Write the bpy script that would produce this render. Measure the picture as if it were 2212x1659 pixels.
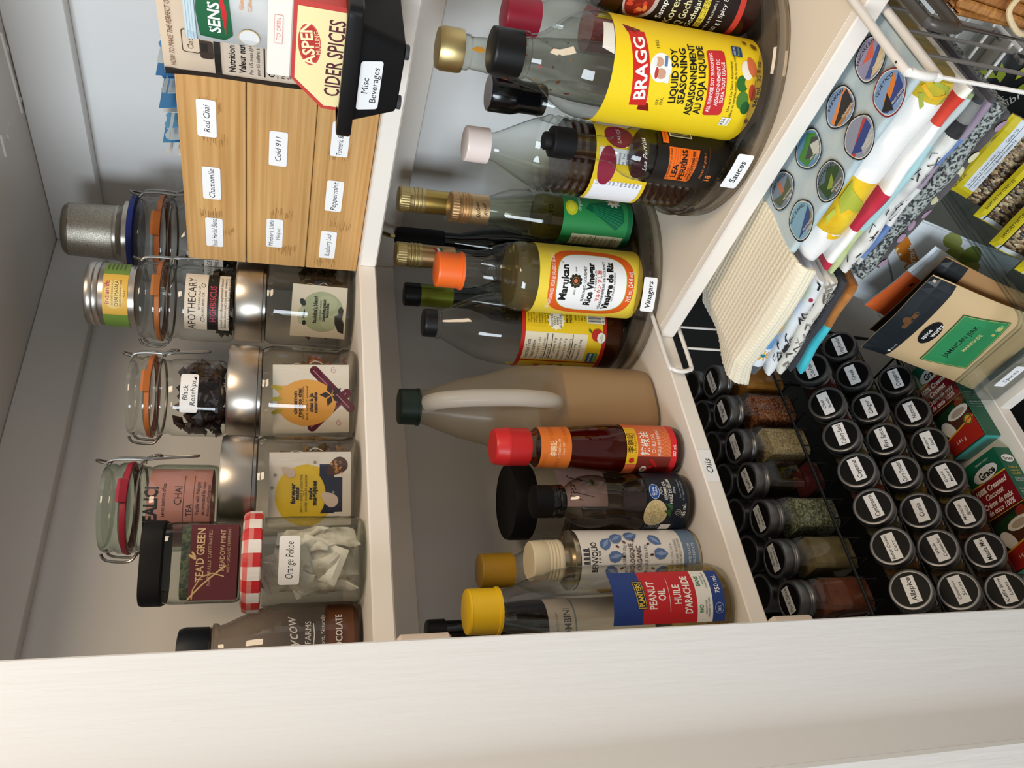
import bpy, bmesh, math, random
from mathutils import Vector, Matrix
from math import sin, cos, pi, radians, atan2, hypot, sqrt
random.seed(7)
SC = bpy.context.scene
for o in list(bpy.data.objects): bpy.data.objects.remove(o)
COL = SC.collection
CZ = 1.45                      # camera height above the floor; all z below are relative to it unless noted

# ------------------------------------------------------------------ camera, world, light, exposure
def rot_cam(yaw, pitch, roll):
    f = Vector((sin(yaw) * cos(pitch), cos(yaw) * cos(pitch), -sin(pitch)))
    r = Vector((cos(yaw), -sin(yaw), 0)); u = r.cross(f)
    return cos(roll) * r + sin(roll) * u, -sin(roll) * r + cos(roll) * u, f
cr, cu, cf = rot_cam(radians(37.293), radians(16.684), radians(2.515))
cam = bpy.data.cameras.new('camera'); cam.sensor_width = 36; cam.lens = 1714.07 / 2212 * 36; cam.clip_start = .02
camo = bpy.data.objects.new('camera', cam); COL.objects.link(camo)
ax = [-cu, cr, -cf]            # the phone was held sideways: picture-right is down
camo.matrix_world = Matrix(((ax[0].x, ax[1].x, ax[2].x, 0), (ax[0].y, ax[1].y, ax[2].y, 0), (ax[0].z, ax[1].z, ax[2].z, CZ), (0, 0, 0, 1)))
SC.camera = camo
W = bpy.data.worlds.new('world'); SC.world = W; W.use_nodes = True
W.node_tree.nodes['Background'].inputs[0].default_value = (1, .965, .92, 1)
W.node_tree.nodes['Background'].inputs[1].default_value = .38
def area(name, loc, at, size, energy, col, sy=None):
    l = bpy.data.lights.new(name, 'AREA'); l.energy = energy; l.color = col; l.size = size
    if sy: l.shape = 'RECTANGLE'; l.size_y = sy
    o = bpy.data.objects.new(name, l); COL.objects.link(o)
    loc = Vector(loc); o.location = loc
    o.rotation_euler = (Vector(at) - loc).to_track_quat('-Z', 'Y').to_euler()
area('window_daylight', (-2.3, -.15, 2.0), (.6, .4, 1.1), 1.1, 86, (.80, .91, 1), 1.3)
area('ceiling_lamp', (.30, -.50, 2.35), (.45, .7, 1.25), .40, 9.5, (1, .78, .54))
SC.view_settings.view_transform = 'Standard'; SC.view_settings.look = 'None'
SC.view_settings.gamma = 1; SC.view_settings.use_curve_mapping = False
SC.view_settings.exposure = 0.0
SC.cycles.transparent_max_bounces = 40; SC.cycles.max_bounces = 10; SC.cycles.transmission_bounces = 8
SC.cycles.use_denoising = True; SC.cycles.caustics_refractive = False; SC.cycles.caustics_reflective = False

# ------------------------------------------------------------------ materials
def lin(h):
    h = h.lstrip('#'); c = [int(h[i:i + 2], 16) / 255 for i in (0, 2, 4)]
    return tuple(x / 12.92 if x <= .04045 else ((x + .055) / 1.055) ** 2.4 for x in c)
MATS = {}
def node_mat(key):
    m = bpy.data.materials.new(key); m.use_nodes = True; nt = m.node_tree; nt.nodes.clear()
    out = nt.nodes.new('ShaderNodeOutputMaterial'); return m, nt, out
def mat(col, rough=.5, metal=0, spec=.5, bump=None, var=None, coat=0, sheen=0, trans=0):
    """principled; bump = (scale xyz, strength, distance), var = (other colour, scale xyz, lo, hi)"""
    key = f'{col}_{rough}_{metal}_{spec}_{bump}_{var}_{coat}_{sheen}_{trans}'
    if key in MATS: return MATS[key]
    m, nt, out = node_mat('m_' + col); N = nt.nodes; L = nt.links
    p = N.new('ShaderNodeBsdfPrincipled'); L.new(p.outputs[0], out.inputs[0])
    p.inputs['Base Color'].default_value = (*lin(col), 1); p.inputs['Roughness'].default_value = rough
    p.inputs['Metallic'].default_value = metal; p.inputs['Specular IOR Level'].default_value = spec
    p.inputs['Coat Weight'].default_value = coat; p.inputs['Sheen Weight'].default_value = sheen
    tc = N.new('ShaderNodeTexCoord')
    def noise(sc, det=4):
        mp = N.new('ShaderNodeMapping'); mp.inputs['Scale'].default_value = sc; L.new(tc.outputs['Object'], mp.inputs[0])
        n = N.new('ShaderNodeTexNoise'); n.inputs['Scale'].default_value = 1; n.inputs['Detail'].default_value = det
        L.new(mp.outputs[0], n.inputs['Vector']); return n
    if var:
        n = noise(var[1]); r = N.new('ShaderNodeValToRGB')
        r.color_ramp.elements[0].position = var[2]; r.color_ramp.elements[1].position = var[3]
        r.color_ramp.elements[0].color = (*lin(col), 1); r.color_ramp.elements[1].color = (*lin(var[0]), 1)
        L.new(n.outputs[0], r.inputs[0]); L.new(r.outputs[0], p.inputs['Base Color'])
    if bump:
        n = noise(bump[0]); b = N.new('ShaderNodeBump'); b.inputs['Strength'].default_value = bump[1]; b.inputs['Distance'].default_value = bump[2]
        L.new(n.outputs[0], b.inputs['Height']); L.new(b.outputs[0], p.inputs['Normal'])
    MATS[key] = m; return m
def clear(tint, edge, refl=1.0, rough=.015, base=.045, opaque=0):
    """thin clear wall: tinted transparency, darker where the wall is seen edge-on, with a mirror sheen"""
    key = f'clear_{tint}_{edge}_{refl}_{rough}_{base}_{opaque}'
    if key in MATS: return MATS[key]
    m, nt, out = node_mat(key); N = nt.nodes; L = nt.links
    lw = N.new('ShaderNodeLayerWeight'); lw.inputs[0].default_value = .5
    pw = N.new('ShaderNodeMath'); pw.operation = 'POWER'; pw.inputs[1].default_value = 5; L.new(lw.outputs['Facing'], pw.inputs[0])
    fr = N.new('ShaderNodeMath'); fr.operation = 'MULTIPLY_ADD'; fr.inputs[1].default_value = .8 * refl; fr.inputs[2].default_value = base * refl; L.new(pw.outputs[0], fr.inputs[0])
    p3 = N.new('ShaderNodeMath'); p3.operation = 'POWER'; p3.inputs[1].default_value = 3; L.new(lw.outputs['Facing'], p3.inputs[0])
    mx = N.new('ShaderNodeMix'); mx.data_type = 'RGBA'; mx.inputs['A'].default_value = (*lin(tint), 1); mx.inputs['B'].default_value = (*lin(edge), 1); L.new(p3.outputs[0], mx.inputs['Factor'])
    tr = N.new('ShaderNodeBsdfTransparent'); L.new(mx.outputs['Result'], tr.inputs[0])
    gl = N.new('ShaderNodeBsdfGlossy'); gl.inputs['Roughness'].default_value = rough
    ms = N.new('ShaderNodeMixShader'); L.new(fr.outputs[0], ms.inputs[0]); L.new(tr.outputs[0], ms.inputs[1]); L.new(gl.outputs[0], ms.inputs[2])
    src = ms
    if opaque:
        df = N.new('ShaderNodeBsdfTranslucent'); df.inputs[0].default_value = (*lin(tint), 1)
        d2 = N.new('ShaderNodeBsdfDiffuse'); d2.inputs[0].default_value = (*lin(tint), 1)
        a = N.new('ShaderNodeMixShader'); a.inputs[0].default_value = .45; L.new(df.outputs[0], a.inputs[1]); L.new(d2.outputs[0], a.inputs[2])
        b = N.new('ShaderNodeMixShader'); b.inputs[0].default_value = opaque; L.new(ms.outputs[0], b.inputs[1]); L.new(a.outputs[0], b.inputs[2]); src = b
    L.new(src.outputs[0], out.inputs[0]); MATS[key] = m; return m
def bamboo_mat(base='D9AC70', dark='BE8C50', sc=(6, 4, 320)):
    key = 'bamboo' + base + str(sc)
    if key in MATS: return MATS[key]
    m, nt, out = node_mat(key); N = nt.nodes; L = nt.links
    p = N.new('ShaderNodeBsdfPrincipled'); p.inputs['Roughness'].default_value = .42; L.new(p.outputs[0], out.inputs[0])
    tc = N.new('ShaderNodeTexCoord'); mp = N.new('ShaderNodeMapping'); mp.inputs['Scale'].default_value = sc; L.new(tc.outputs['Object'], mp.inputs[0])
    n = N.new('ShaderNodeTexNoise'); n.inputs['Scale'].default_value = 1; n.inputs['Detail'].default_value = 3; L.new(mp.outputs[0], n.inputs['Vector'])
    r = N.new('ShaderNodeValToRGB'); e = r.color_ramp.elements; e[0].position = .3; e[1].position = .72
    e[0].color = (*lin(dark), 1); e[1].color = (*lin(base), 1); L.new(n.outputs[0], r.inputs[0])
    mp2 = N.new('ShaderNodeMapping'); mp2.inputs['Scale'].default_value = (5, 5, 22); L.new(tc.outputs['Object'], mp2.inputs[0])
    n2 = N.new('ShaderNodeTexNoise'); n2.inputs['Scale'].default_value = 1; n2.inputs['Detail'].default_value = 2; L.new(mp2.outputs[0], n2.inputs['Vector'])
    mx = N.new('ShaderNodeMix'); mx.data_type = 'RGBA'; mx.blend_type = 'MULTIPLY'; mx.inputs['Factor'].default_value = .35
    L.new(r.outputs[0], mx.inputs['A']); L.new(n2.outputs[0], mx.inputs['B'])
    hs = N.new('ShaderNodeHueSaturation'); hs.inputs['Value'].default_value = 1.12; L.new(mx.outputs['Result'], hs.inputs['Color'])
    L.new(hs.outputs[0], p.inputs['Base Color'])
    MATS[key] = m; return m
def speck(cols, scale, rough=.6, bump=.4, dist=.0008):
    """granular matter: voronoi cells in a few colours, lightly bumped"""
    key = f'speck{cols}{scale}{rough}'
    if key in MATS: return MATS[key]
    m, nt, out = node_mat(key); N = nt.nodes; L = nt.links
    p = N.new('ShaderNodeBsdfPrincipled'); p.inputs['Roughness'].default_value = rough; L.new(p.outputs[0], out.inputs[0])
    tc = N.new('ShaderNodeTexCoord'); mp = N.new('ShaderNodeMapping'); L.new(tc.outputs['Object'], mp.inputs[0])
    mp.inputs['Scale'].default_value = scale if isinstance(scale, tuple) else (scale,) * 3
    v = N.new('ShaderNodeTexVoronoi'); v.inputs['Scale'].default_value = 1; L.new(mp.outputs[0], v.inputs['Vector'])
    sp = N.new('ShaderNodeSeparateColor'); L.new(v.outputs['Color'], sp.inputs[0])
    r = N.new('ShaderNodeValToRGB'); r.color_ramp.interpolation = 'CONSTANT'; e = r.color_ramp.elements
    while len(e) < len(cols): e.new(.5)
    for i, c in enumerate(cols): e[i].position = i / len(cols); e[i].color = (*lin(c), 1)
    L.new(sp.outputs[0], r.inputs[0]); L.new(r.outputs[0], p.inputs['Base Color'])
    b = N.new('ShaderNodeBump'); b.invert = True; b.inputs['Strength'].default_value = bump; b.inputs['Distance'].default_value = dist
    L.new(v.outputs['Distance'], b.inputs['Height']); L.new(b.outputs[0], p.inputs['Normal'])
    MATS[key] = m; return m
def ink(h, rough=.45): return mat(h, rough, spec=.35)
M_WALL = mat('E4E2DF', .55, bump=((60, 60, 60), .12, .002))
M_WHITE = mat('EFEEEC', .42, bump=((90, 14, 90), .10, .002))
M_FRAME = mat('EAEBEC', .40, bump=((170, 170, 14), .20, .002))
M_SHELF = mat('ECE4DA', .5, bump=((14, 120, 120), .16, .0015))
M_LINER = mat('E3D6C4', .6, bump=((260, 260, 260), .10, .0006))
M_STEEL = mat('B4ACA2', .30, 1, bump=((4, 4, 1500), .04, .0002))
M_CHROME = mat('9A9894', .22, 1)
M_GOLD = mat('D2BC84', .38, 1)
M_GOLD2 = mat('DDB482', .38, 1)
M_BLACK = mat('0B0B0D', .42, spec=.3)
M_BLACKM = mat('0C0C0E', .62, spec=.22)
M_BLACKG = mat('0B0B0D', .15)
M_PAPER = mat('F4F2EE', .5, spec=.3)
M_STICK = mat('F1F0F0', .35, spec=.35)
G_CLEAR = clear('FDFEFD', 'C6CCC8')
G_GREEN = clear('EEF5EF', '7E9286')
G_DARK = clear('2A2420', '120F0D')
G_ACRY = clear('E6E2DC', '6E655C', base=.05)
G_BIN = clear('EEF2F1', '6F7A7A', base=.05)

# ------------------------------------------------------------------ mesh building
class MB:
    def __init__(s): s.v = []; s.f = []; s.mi = []; s.ms = []
    def m(s, material):
        if material not in s.ms: s.ms.append(material)
        return s.ms.index(material)
    def add(s, verts, faces, material):
        b = len(s.v); s.v += [tuple(p) for p in verts]; k = s.m(material)
        for f in faces: s.f.append([i + b for i in f]); s.mi.append(k)
        return s
    def box(s, lo, hi, material):
        x0, y0, z0 = lo; x1, y1, z1 = hi
        return s.add([(x0, y0, z0), (x1, y0, z0), (x1, y1, z0), (x0, y1, z0), (x0, y0, z1), (x1, y0, z1), (x1, y1, z1), (x0, y1, z1)],
                     [(0, 3, 2, 1), (4, 5, 6, 7), (0, 1, 5, 4), (1, 2, 6, 5), (2, 3, 7, 6), (3, 0, 4, 7)], material)
    def loft(s, rings, material, caps=(True, True), close=True):
        n = len(rings[0]); vs = [p for r in rings for p in r]; fs = []
        for i in range(len(rings) - 1):
            for j in range(n if close else n - 1):
                a = i * n + j; b = i * n + (j + 1) % n; fs.append((a, b, b + n, a + n))
        if caps[0]: fs.append(tuple(reversed(range(n))))
        if caps[1]: fs.append(tuple(range((len(rings) - 1) * n, len(rings) * n)))
        return s.add(vs, fs, material)
    def bev(s, lo, hi, material, b=.002):
        """box with softened vertical and horizontal edges"""
        x0, y0, z0 = lo; x1, y1, z1 = hi; b = min(b, (x1 - x0) / 3, (y1 - y0) / 3, (z1 - z0) / 3)
        def ring(i, z):
            X0, X1, Y0, Y1 = x0 + i, x1 - i, y0 + i, y1 - i
            return [(X0 + b, Y0, z), (X1 - b, Y0, z), (X1, Y0 + b, z), (X1, Y1 - b, z), (X1 - b, Y1, z), (X0 + b, Y1, z), (X0, Y1 - b, z), (X0, Y0 + b, z)]
        return s.loft([ring(b * .8, z0), ring(0, z0 + b), ring(0, z1 - b), ring(b * .8, z1)], material)
    def lathe(s, prof, material, seg=48, rib=0, ribn=2, c=(0, 0, 0), caps=(True, True)):
        rings = []
        for r, z in prof:
            rings.append([(c[0] + (r - (rib if rib and (j // 1) % ribn == 0 and r > .6 * max(q[0] for q in prof) else 0)) * cos(2 * pi * j / seg),
                           c[1] + (r - (rib if rib and (j // 1) % ribn == 0 and r > .6 * max(q[0] for q in prof) else 0)) * sin(2 * pi * j / seg), c[2] + z) for j in range(seg)])
        return s.loft(rings, material, caps)
    def rsq(s, prof, material, k=.35, seg=32, p=4.0):
        """superellipse sections (r, z): square jar with rounded corners"""
        rings = []
        for r, z in prof:
            rg = []
            for j in range(seg):
                a = 2 * pi * (j + .5) / seg; ca, sa = cos(a), sin(a); q = (abs(ca) ** p + abs(sa) ** p) ** (-1 / p)
                rg.append((r * q * ca, r * q * sa, z))
            rings.append(rg)
        return s.loft(rings, material)
    def tube(s, pts, r, material, seg=8, closed=False, caps=True):
        pts = [Vector(p) for p in pts]; n = len(pts); rings = []; prev = None
        for i, p in enumerate(pts):
            a = pts[(i - 1) % n] if closed or i > 0 else p; b = pts[(i + 1) % n] if closed or i < n - 1 else p
            t = (b - a).normalized() if (b - a).length > 1e-9 else Vector((0, 0, 1))
            if prev is None:
                u = t.orthogonal().normalized()
            else:
                u = prev - t * prev.dot(t); u = u.normalized() if u.length > 1e-6 else t.orthogonal().normalized()
            prev = u; w = t.cross(u); rr = r[i] if isinstance(r, (list, tuple)) else r
            rings.append([p + (u * cos(2 * pi * k / seg) + w * sin(2 * pi * k / seg)) * rr for k in range(seg)])
        if closed: rings.append(rings[0]); return s.loft(rings, material, (False, False))
        return s.loft(rings, material, (caps, caps))
    def build(s, name, parent=None, ang=38, smooth=True):
        me = bpy.data.meshes.new(name); me.from_pydata(s.v, [], s.f)
        for x in s.ms: me.materials.append(x)
        me.polygons.foreach_set('material_index', s.mi)
        if smooth:
            me.polygons.foreach_set('use_smooth', [True] * len(me.polygons)); me.set_sharp_from_angle(angle=radians(ang))
        me.update()
        o = bpy.data.objects.new(name, me); COL.objects.link(o)
        if parent is not None: o.parent = parent
        return o
def smooth_path(pts, n=6, closed=False):
    """Catmull-Rom through the points"""
    P = [Vector(p) for p in pts]; out = []; m = len(P)
    for i in range(m if closed else m - 1):
        g = (lambda k: P[k % m]) if closed else (lambda k: P[max(0, min(m - 1, k))])
        a, b, c, d = g(i - 1), g(i), g(i + 1), g(i + 2)
        for j in range(n):
            t = j / n
            out.append(.5 * ((2 * b) + (-a + c) * t + (2 * a - 5 * b + 4 * c - d) * t * t + (-a + 3 * b - 3 * c + d) * t ** 3))
    if not closed: out.append(P[-1])
    return out
def tag(o, label, cat, group=None, kind=None):
    if label: o['label'] = label
    if cat: o['category'] = cat
    if group: o['group'] = group
    if kind: o['kind'] = kind
    return o
def thing(name, label, cat, loc, rz=0, group=None, M=None):
    o = bpy.data.objects.new(name, None); COL.objects.link(o); o.empty_display_size = .02
    if M is not None: o.matrix_world = M
    else: o.location = (loc[0], loc[1], loc[2] + CZ); o.rotation_euler = (0, 0, rz)
    return tag(o, label, cat, group)
def frame(O, u, v):
    u = Vector(u).normalized(); v = Vector(v); v = (v - u * v.dot(u)).normalized(); n = u.cross(v)
    return Matrix(((u.x, v.x, n.x, O[0]), (u.y, v.y, n.y, O[1]), (u.z, v.z, n.z, O[2] + CZ), (0, 0, 0, 1)))
def structure(name, mb):
    o = mb.build(name); o.location = (0, 0, CZ); o['kind'] = 'structure'; return o

# ------------------------------------------------------------------ printed matter: flat shapes laid on a surface
GLY = {}
def glyphs(s, bold, shear):
    key = (s, bold, shear)
    if key not in GLY:
        c = bpy.data.curves.new('t', 'FONT'); c.body = s; c.resolution_u = 2; c.offset = bold * .012; c.shear = shear; c.fill_mode = 'FRONT'
        o = bpy.data.objects.new('t', c); COL.objects.link(o); dg = bpy.context.evaluated_depsgraph_get()
        me = bpy.data.meshes.new_from_object(o.evaluated_get(dg))
        vs = [(v.co.x, v.co.y) for v in me.vertices]; fs = [tuple(p.vertices) for p in me.polygons]
        bpy.data.objects.remove(o); bpy.data.curves.remove(c); bpy.data.meshes.remove(me)
        GLY[key] = (vs, fs)
    return GLY[key]
def cyl(r, z0, phi, rz=None):
    """surface of a round body: u runs round it (rightwards for someone facing it), v up; r may be a function of v"""
    def S(u, v, h):
        rr = r(v) if callable(r) else r
        a = phi + u / (r(0) if callable(r) else r)
        return ((rr + h) * cos(a), (rr + h) * sin(a), z0 + v)
    S.du = (r(0) if callable(r) else r) * .055
    return S
def flat(O, u, v, n=None):
    O = Vector(O); u = Vector(u).normalized(); v = Vector(v).normalized(); n = Vector(n) if n else u.cross(v)
    def S(a, b, h): return O + u * a + v * b + n * h
    S.du = None
    return S
class Print:
    def __init__(s, S, lift=.0003, step=.00003): s.S = S; s.h = lift; s.st = step; s.mb = MB(); s.dv = getattr(S, 'dv', None); s.o = getattr(S, 'o', (0, 0))
    def _emit(s, pts, fs, col):
        m = col if not isinstance(col, str) else ink(col); h = s.h; du = s.S.du
        for f in fs:
            poly = [pts[i] for i in f]
            if len(poly) < 3: continue
            pieces = slices(poly, du, 0, s.o[0]) if du else [poly]
            if s.dv: pieces = [q for p in pieces for q in slices(p, s.dv, 1, s.o[1])]
            for q in pieces:
                if len(q) >= 3: s.mb.add([s.S(a, b, h) for a, b in q], [tuple(range(len(q)))], m)
    def _layer(s): s.h += s.st
    def poly(s, pts, col):
        s._emit(pts, [tuple(range(len(pts)))], col); s._layer(); return s
    def rect(s, u, v, w, h, col, rot=0):
        c, d = cos(rot), sin(rot)
        return s.poly([(u + x * c - y * d, v + x * d + y * c) for x, y in ((-w / 2, -h / 2), (w / 2, -h / 2), (w / 2, h / 2), (-w / 2, h / 2))], col)
    def rrect(s, u, v, w, h, r, col, rot=0):
        pts = []
        for cx, cy, a0 in ((w / 2 - r, h / 2 - r, 0), (-w / 2 + r, h / 2 - r, 90), (-w / 2 + r, -h / 2 + r, 180), (w / 2 - r, -h / 2 + r, 270)):
            for k in range(5): a = radians(a0 + 22.5 * k); pts.append((cx + r * cos(a), cy + r * sin(a)))
        c, d = cos(rot), sin(rot)
        return s.poly([(u + x * c - y * d, v + x * d + y * c) for x, y in pts], col)
    def ell(s, u, v, a, b, col, rot=0, n=28):
        c, d = cos(rot), sin(rot)
        return s.poly([(u + a * cos(t) * c - b * sin(t) * d, v + a * cos(t) * d + b * sin(t) * c) for t in [2 * pi * k / n for k in range(n)]], col)
    def line(s, pts, w, col):
        fs = []; vs = []
        for i in range(len(pts) - 1):
            (a, b), (c, d) = pts[i], pts[i + 1]; L = hypot(c - a, d - b) or 1; nx, ny = -(d - b) / L * w / 2, (c - a) / L * w / 2
            k = len(vs); vs += [(a + nx, b + ny), (a - nx, b - ny), (c - nx, d - ny), (c + nx, d + ny)]; fs.append((k, k + 1, k + 2, k + 3))
        s._emit(vs, fs, col); s._layer(); return s
    def text(s, t, u, v, h, col='111111', w=None, al='c', rot=0, bold=0, shear=0, arc=None):
        """h = height of a capital; w = full width (condenses or widens); v = middle of the capitals; arc = radius to bend the line round"""
        vs, fs = glyphs(t, bold, shear)
        if not vs: return s
        x0 = min(p[0] for p in vs); x1 = max(p[0] for p in vs); sy = h / .70; sx = w / (x1 - x0) if w else sy
        off = {'c': (x0 + x1) / 2, 'l': x0, 'r': x1}[al]; c, d = cos(rot), sin(rot); pts = []
        for x, y in vs:
            X = (x - off) * sx; Y = (y - .35) * sy
            if arc: a = X / arc; X, Y = (arc + Y) * sin(a), (arc + Y) * cos(a) - arc
            pts.append((u + X * c - Y * d, v + X * d + Y * c))
        s._emit(pts, fs, col); s._layer(); return s
    def lines(s, ts, u, v, h, gap, col='222222', **k):
        for i, t in enumerate(ts): s.text(t, u, v - i * gap, h, col, **k)
        return s
    def build(s, name, parent): return s.mb.build(name, parent, smooth=False)
def clip(poly, x, side, k=0):
    out = []
    for i in range(len(poly)):
        a, b = poly[i], poly[(i + 1) % len(poly)]; da, db = (a[k] - x) * side, (b[k] - x) * side
        if da >= 0: out.append(a)
        if (da > 0 and db < 0) or (da < 0 and db > 0):
            t = da / (da - db); out.append((a[0] + (b[0] - a[0]) * t, a[1] + (b[1] - a[1]) * t))
    return out
def slices(poly, d, k, o):
    if len(poly) < 3: return []
    k0 = math.floor((min(p[k] for p in poly) - o) / d + 1e-6); k1 = math.ceil((max(p[k] for p in poly) - o) / d - 1e-6)
    return [poly] if k1 - k0 <= 1 else [clip(clip(poly, o + i * d, 1, k), o + (i + 1) * d, -1, k) for i in range(k0, k1)]
def facts(P, u, v, w, h, bg='F2EFE6', fg='222222', n=9):
    P.rect(u, v, w, h, bg)
    L = u - w / 2 + .001; rows = ['Per 1 tbsp (15 mL)', 'pour 1 c. à s. (15 mL)', 'Calories 0', 'Fat / Lipides 0 g', 'Carbohydrate / Glucides 1 g', 'Sugars / Sucres 0 g', 'Protein / Protéines 0 g', 'Sodium 5 mg', 'Potassium 10 mg', 'Calcium 0 mg', 'Iron / Fer 0 mg', '*5% or less is a little'][:n]
    st = h / (n + 3.2); y = v + h / 2 - st * .8
    P.text('Nutrition Facts', L, y, st * .75, fg, w=w * .72, al='l', bold=1); y -= st
    P.text('Valeur nutritive', L, y, st * .7, fg, w=w * .70, al='l', bold=1); y -= st
    for i, t in enumerate(rows):
        P.text(t, L, y, st * .45, fg, w=min(w * .8, len(t) * st * .34), al='l'); y -= st
        if i in (1, 2, 6): P.rect(u, y + st * .52, w * .94, st * .14, fg)
def sticker(S, w, h, ts, name, parent, th=None, col='15151A', r=.0022, shear=.18, uv=(0, 0), bold=0, lift=.0005, tw=None):
    P = Print(S, lift); P.rrect(uv[0], uv[1], w, h, r, M_STICK) if r else P.rect(uv[0], uv[1], w, h, M_STICK)
    n = len(ts); th = th or h * (.38 if n == 1 else .25); gap = h * .42
    for i, t in enumerate(ts):
        P.text(t, uv[0], uv[1] + (gap * (n - 1) / 2 - i * gap), th, col, shear=shear, bold=bold, w=(tw if tw and n == 1 else None))
    return P.build(name, parent)
def face_cam(x, y): return atan2(-y, -x)
SNAP = {}

# ------------------------------------------------------------------ the setting
XW, YW = .900, .893
structure('floor', MB().box((-2.2, -2.4, -1.50), (1.6, 1.3, -1.45), mat('9A8B7A', .5)))
structure('wall_back', MB().box((.10, YW, -1.45), (1.02, YW + .06, 1.05), M_WALL))
structure('wall_right', MB().box((XW, -1.0, -1.45), (XW + .06, YW, 1.05), M_WALL))
structure('wall_left', MB().box((.125, .622, -1.45), (.184, YW, 1.05), M_WALL))
structure('ceiling', MB().box((.10, -.1, 1.05), (1.02, .96, 1.09), M_WALL))
structure('trim_1', MB().bev((.0905, .598, -1.45), (.2065, .621, 1.05), M_FRAME, .0015))
structure('trim_2', MB().bev((-.06, .580, -1.45), (.0895, .606, 1.05), M_FRAME, .004))
structure('wall_front', MB().box((-.9, .607, -1.45), (-.06, .66, 1.05), M_WALL))
def shelf(zt, xf, yf, label, cl=True, mt=M_SHELF, yend=-.55, th=.019):
    t = thing('shelf', label, 'shelf', (0, 0, 0))
    MB().bev((.186, yf, zt - th), (XW - .001, YW - .001, zt), mt, .0015).build('back_board', t)
    MB().bev((xf, yend, zt - th), (XW - .001, yf - .0003, zt), mt, .0015).build('side_board', t)
    if cl:
        zb = zt - th - .064
        MB().bev((.187, YW - .02, zb), (XW - .001, YW - .001, zt - th - .0003), mt, .001).build('cleat', t)
        MB().bev((XW - .02, yend, zb), (XW - .001, YW - .0205, zt - th - .0003), mt, .001).build('cleat', t)
        MB().bev((.1855, .640, zt - th - .046), (.226, .86, zt - th - .0003), mat('DCCBBB', .6, bump=((60, 400, 60), .25, .001)), .003).build('end_cleat', t)
    return t
s_top = shelf(.314, .648, .645, 'white painted shelf overhead, seen from underneath, above all the jars', mt=mat('D9D6D2', .3, bump=((40, 40, 40), .1, .002)))
for a, b in (((.8665, .5604), (.8698, .6619)), ((.791, .6355), (.7887, .6615))):
    MB().tube([(*a, .2945), (*b, .2945)], .0016, M_WHITE, 6).build('paint_ridge', s_top)
for a in ((.8765, .5854), (.8739, .6256), (.8778, .6500), (.8108, .6528)):
    MB().lathe([(0, .2938), (.003, .2942), (.0035, .295)], M_WHITE, 14, c=(*a, 0)).build('screw_head', s_top)
shelf(-.086, .648, .645, 'white wooden corner shelf holding the tea jars and bamboo tea box')
s_mid = shelf(-.441, .574, .648, 'white wooden corner shelf holding the oil, vinegar and sauce bottles')
shelf(-.905, .485, .645, 'low white corner shelf under the spice rack and clear bins', cl=False)
o = MB().bev((.583, -.50, -.4408), (XW - .002, .645, -.4398), M_LINER, .0004).build('shelf_liner'); o.location = (0, 0, CZ)
tag(o, 'beige dimpled shelf liner under the clear sauce turntable', 'shelf liner')

# ------------------------------------------------------------------ stickers on the shelf edge
o = sticker(flat((.395, .648, -.4503), (1, 0, 0), (0, 0, 1)), .040, .0165, ['Oils'], 'sticker', s_mid, th=.008, lift=.0004)
o['label'] = 'white label reading Oils'

# ------------------------------------------------------------------ bottles and jars: common makers
def vessel(name, label, cat, x, y, z0, group=None, rz=0):
    return thing(name, label, cat, (x, y, z0), rz, group), face_cam(x, y)
def shell(t, prof, g, seg=56, name='bottle_body'):
    """open-topped glass wall down the outside profile, closed at the foot"""
    return MB().lathe(prof, g, seg, caps=(True, False)).build(name, t)
def inside(prof, level, wall=.0016, floor=.004):
    """profile of what fills the vessel up to level"""
    out = [(max(.001, prof[0][0] - wall), prof[0][1] + floor)]; last = prof[0]
    for r, z in prof[1:]:
        if z <= floor + prof[0][1]: last = (r, z); continue
        if z < level: out.append((max(.001, r - wall), z))
        else:
            k = (level - last[1]) / max(1e-6, z - last[1]); out.append((max(.001, last[0] + (r - last[0]) * k - wall), level)); break
        last = (r, z)
    return out
def fill(t, prof, level, m, name='contents', seg=48, wall=.0016, floor=.004):
    p = inside(prof, level, wall, floor)
    return MB().lathe(p, m, seg).build(name, t)
def cap(t, r, z0, z1, m, rib=.0004, seg=60, band=True, name='cap', flare=0):
    b = MB().lathe([(r + flare, z0), (r + flare, z0 + .003), (r, z0 + .0034), (r, z0 + (z1 - z0) * .5), (r * .995, z1 - .0025)], m, seg, rib=rib, ribn=2, caps=(True, False))
    b.lathe([(r * .995, z1 - .0025), (r * .97, z1 - .0006), (r * .9, z1), (0, z1)], m, seg, caps=(False, False))
    return b.build(name, t)
def metal_cap(t, r, z0, z1, m, rings=3, name='cap'):
    p = [(r * .98, z0)]; h = z1 - z0
    for i in range(rings):
        a = z0 + h * (.08 + .14 * i); p += [(r, a), (r, a + h * .06), (r * .95, a + h * .09), (r * .95, a + h * .11)]
    p += [(r * .97, z0 + h * .56), (r * .985, z0 + h * .60)]
    b = MB().lathe(p, m, 48, caps=(True, False))
    b.lathe([(r * .985, z0 + h * .60), (r * .985, z0 + h * .92)], m, 72, rib=.0005, caps=(False, False))
    b.lathe([(r * .985, z0 + h * .92), (r * .95, z1 - .0008), (r * .88, z1), (0, z1)], m, 48, caps=(False, False))
    return b.build(name, t)
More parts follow.
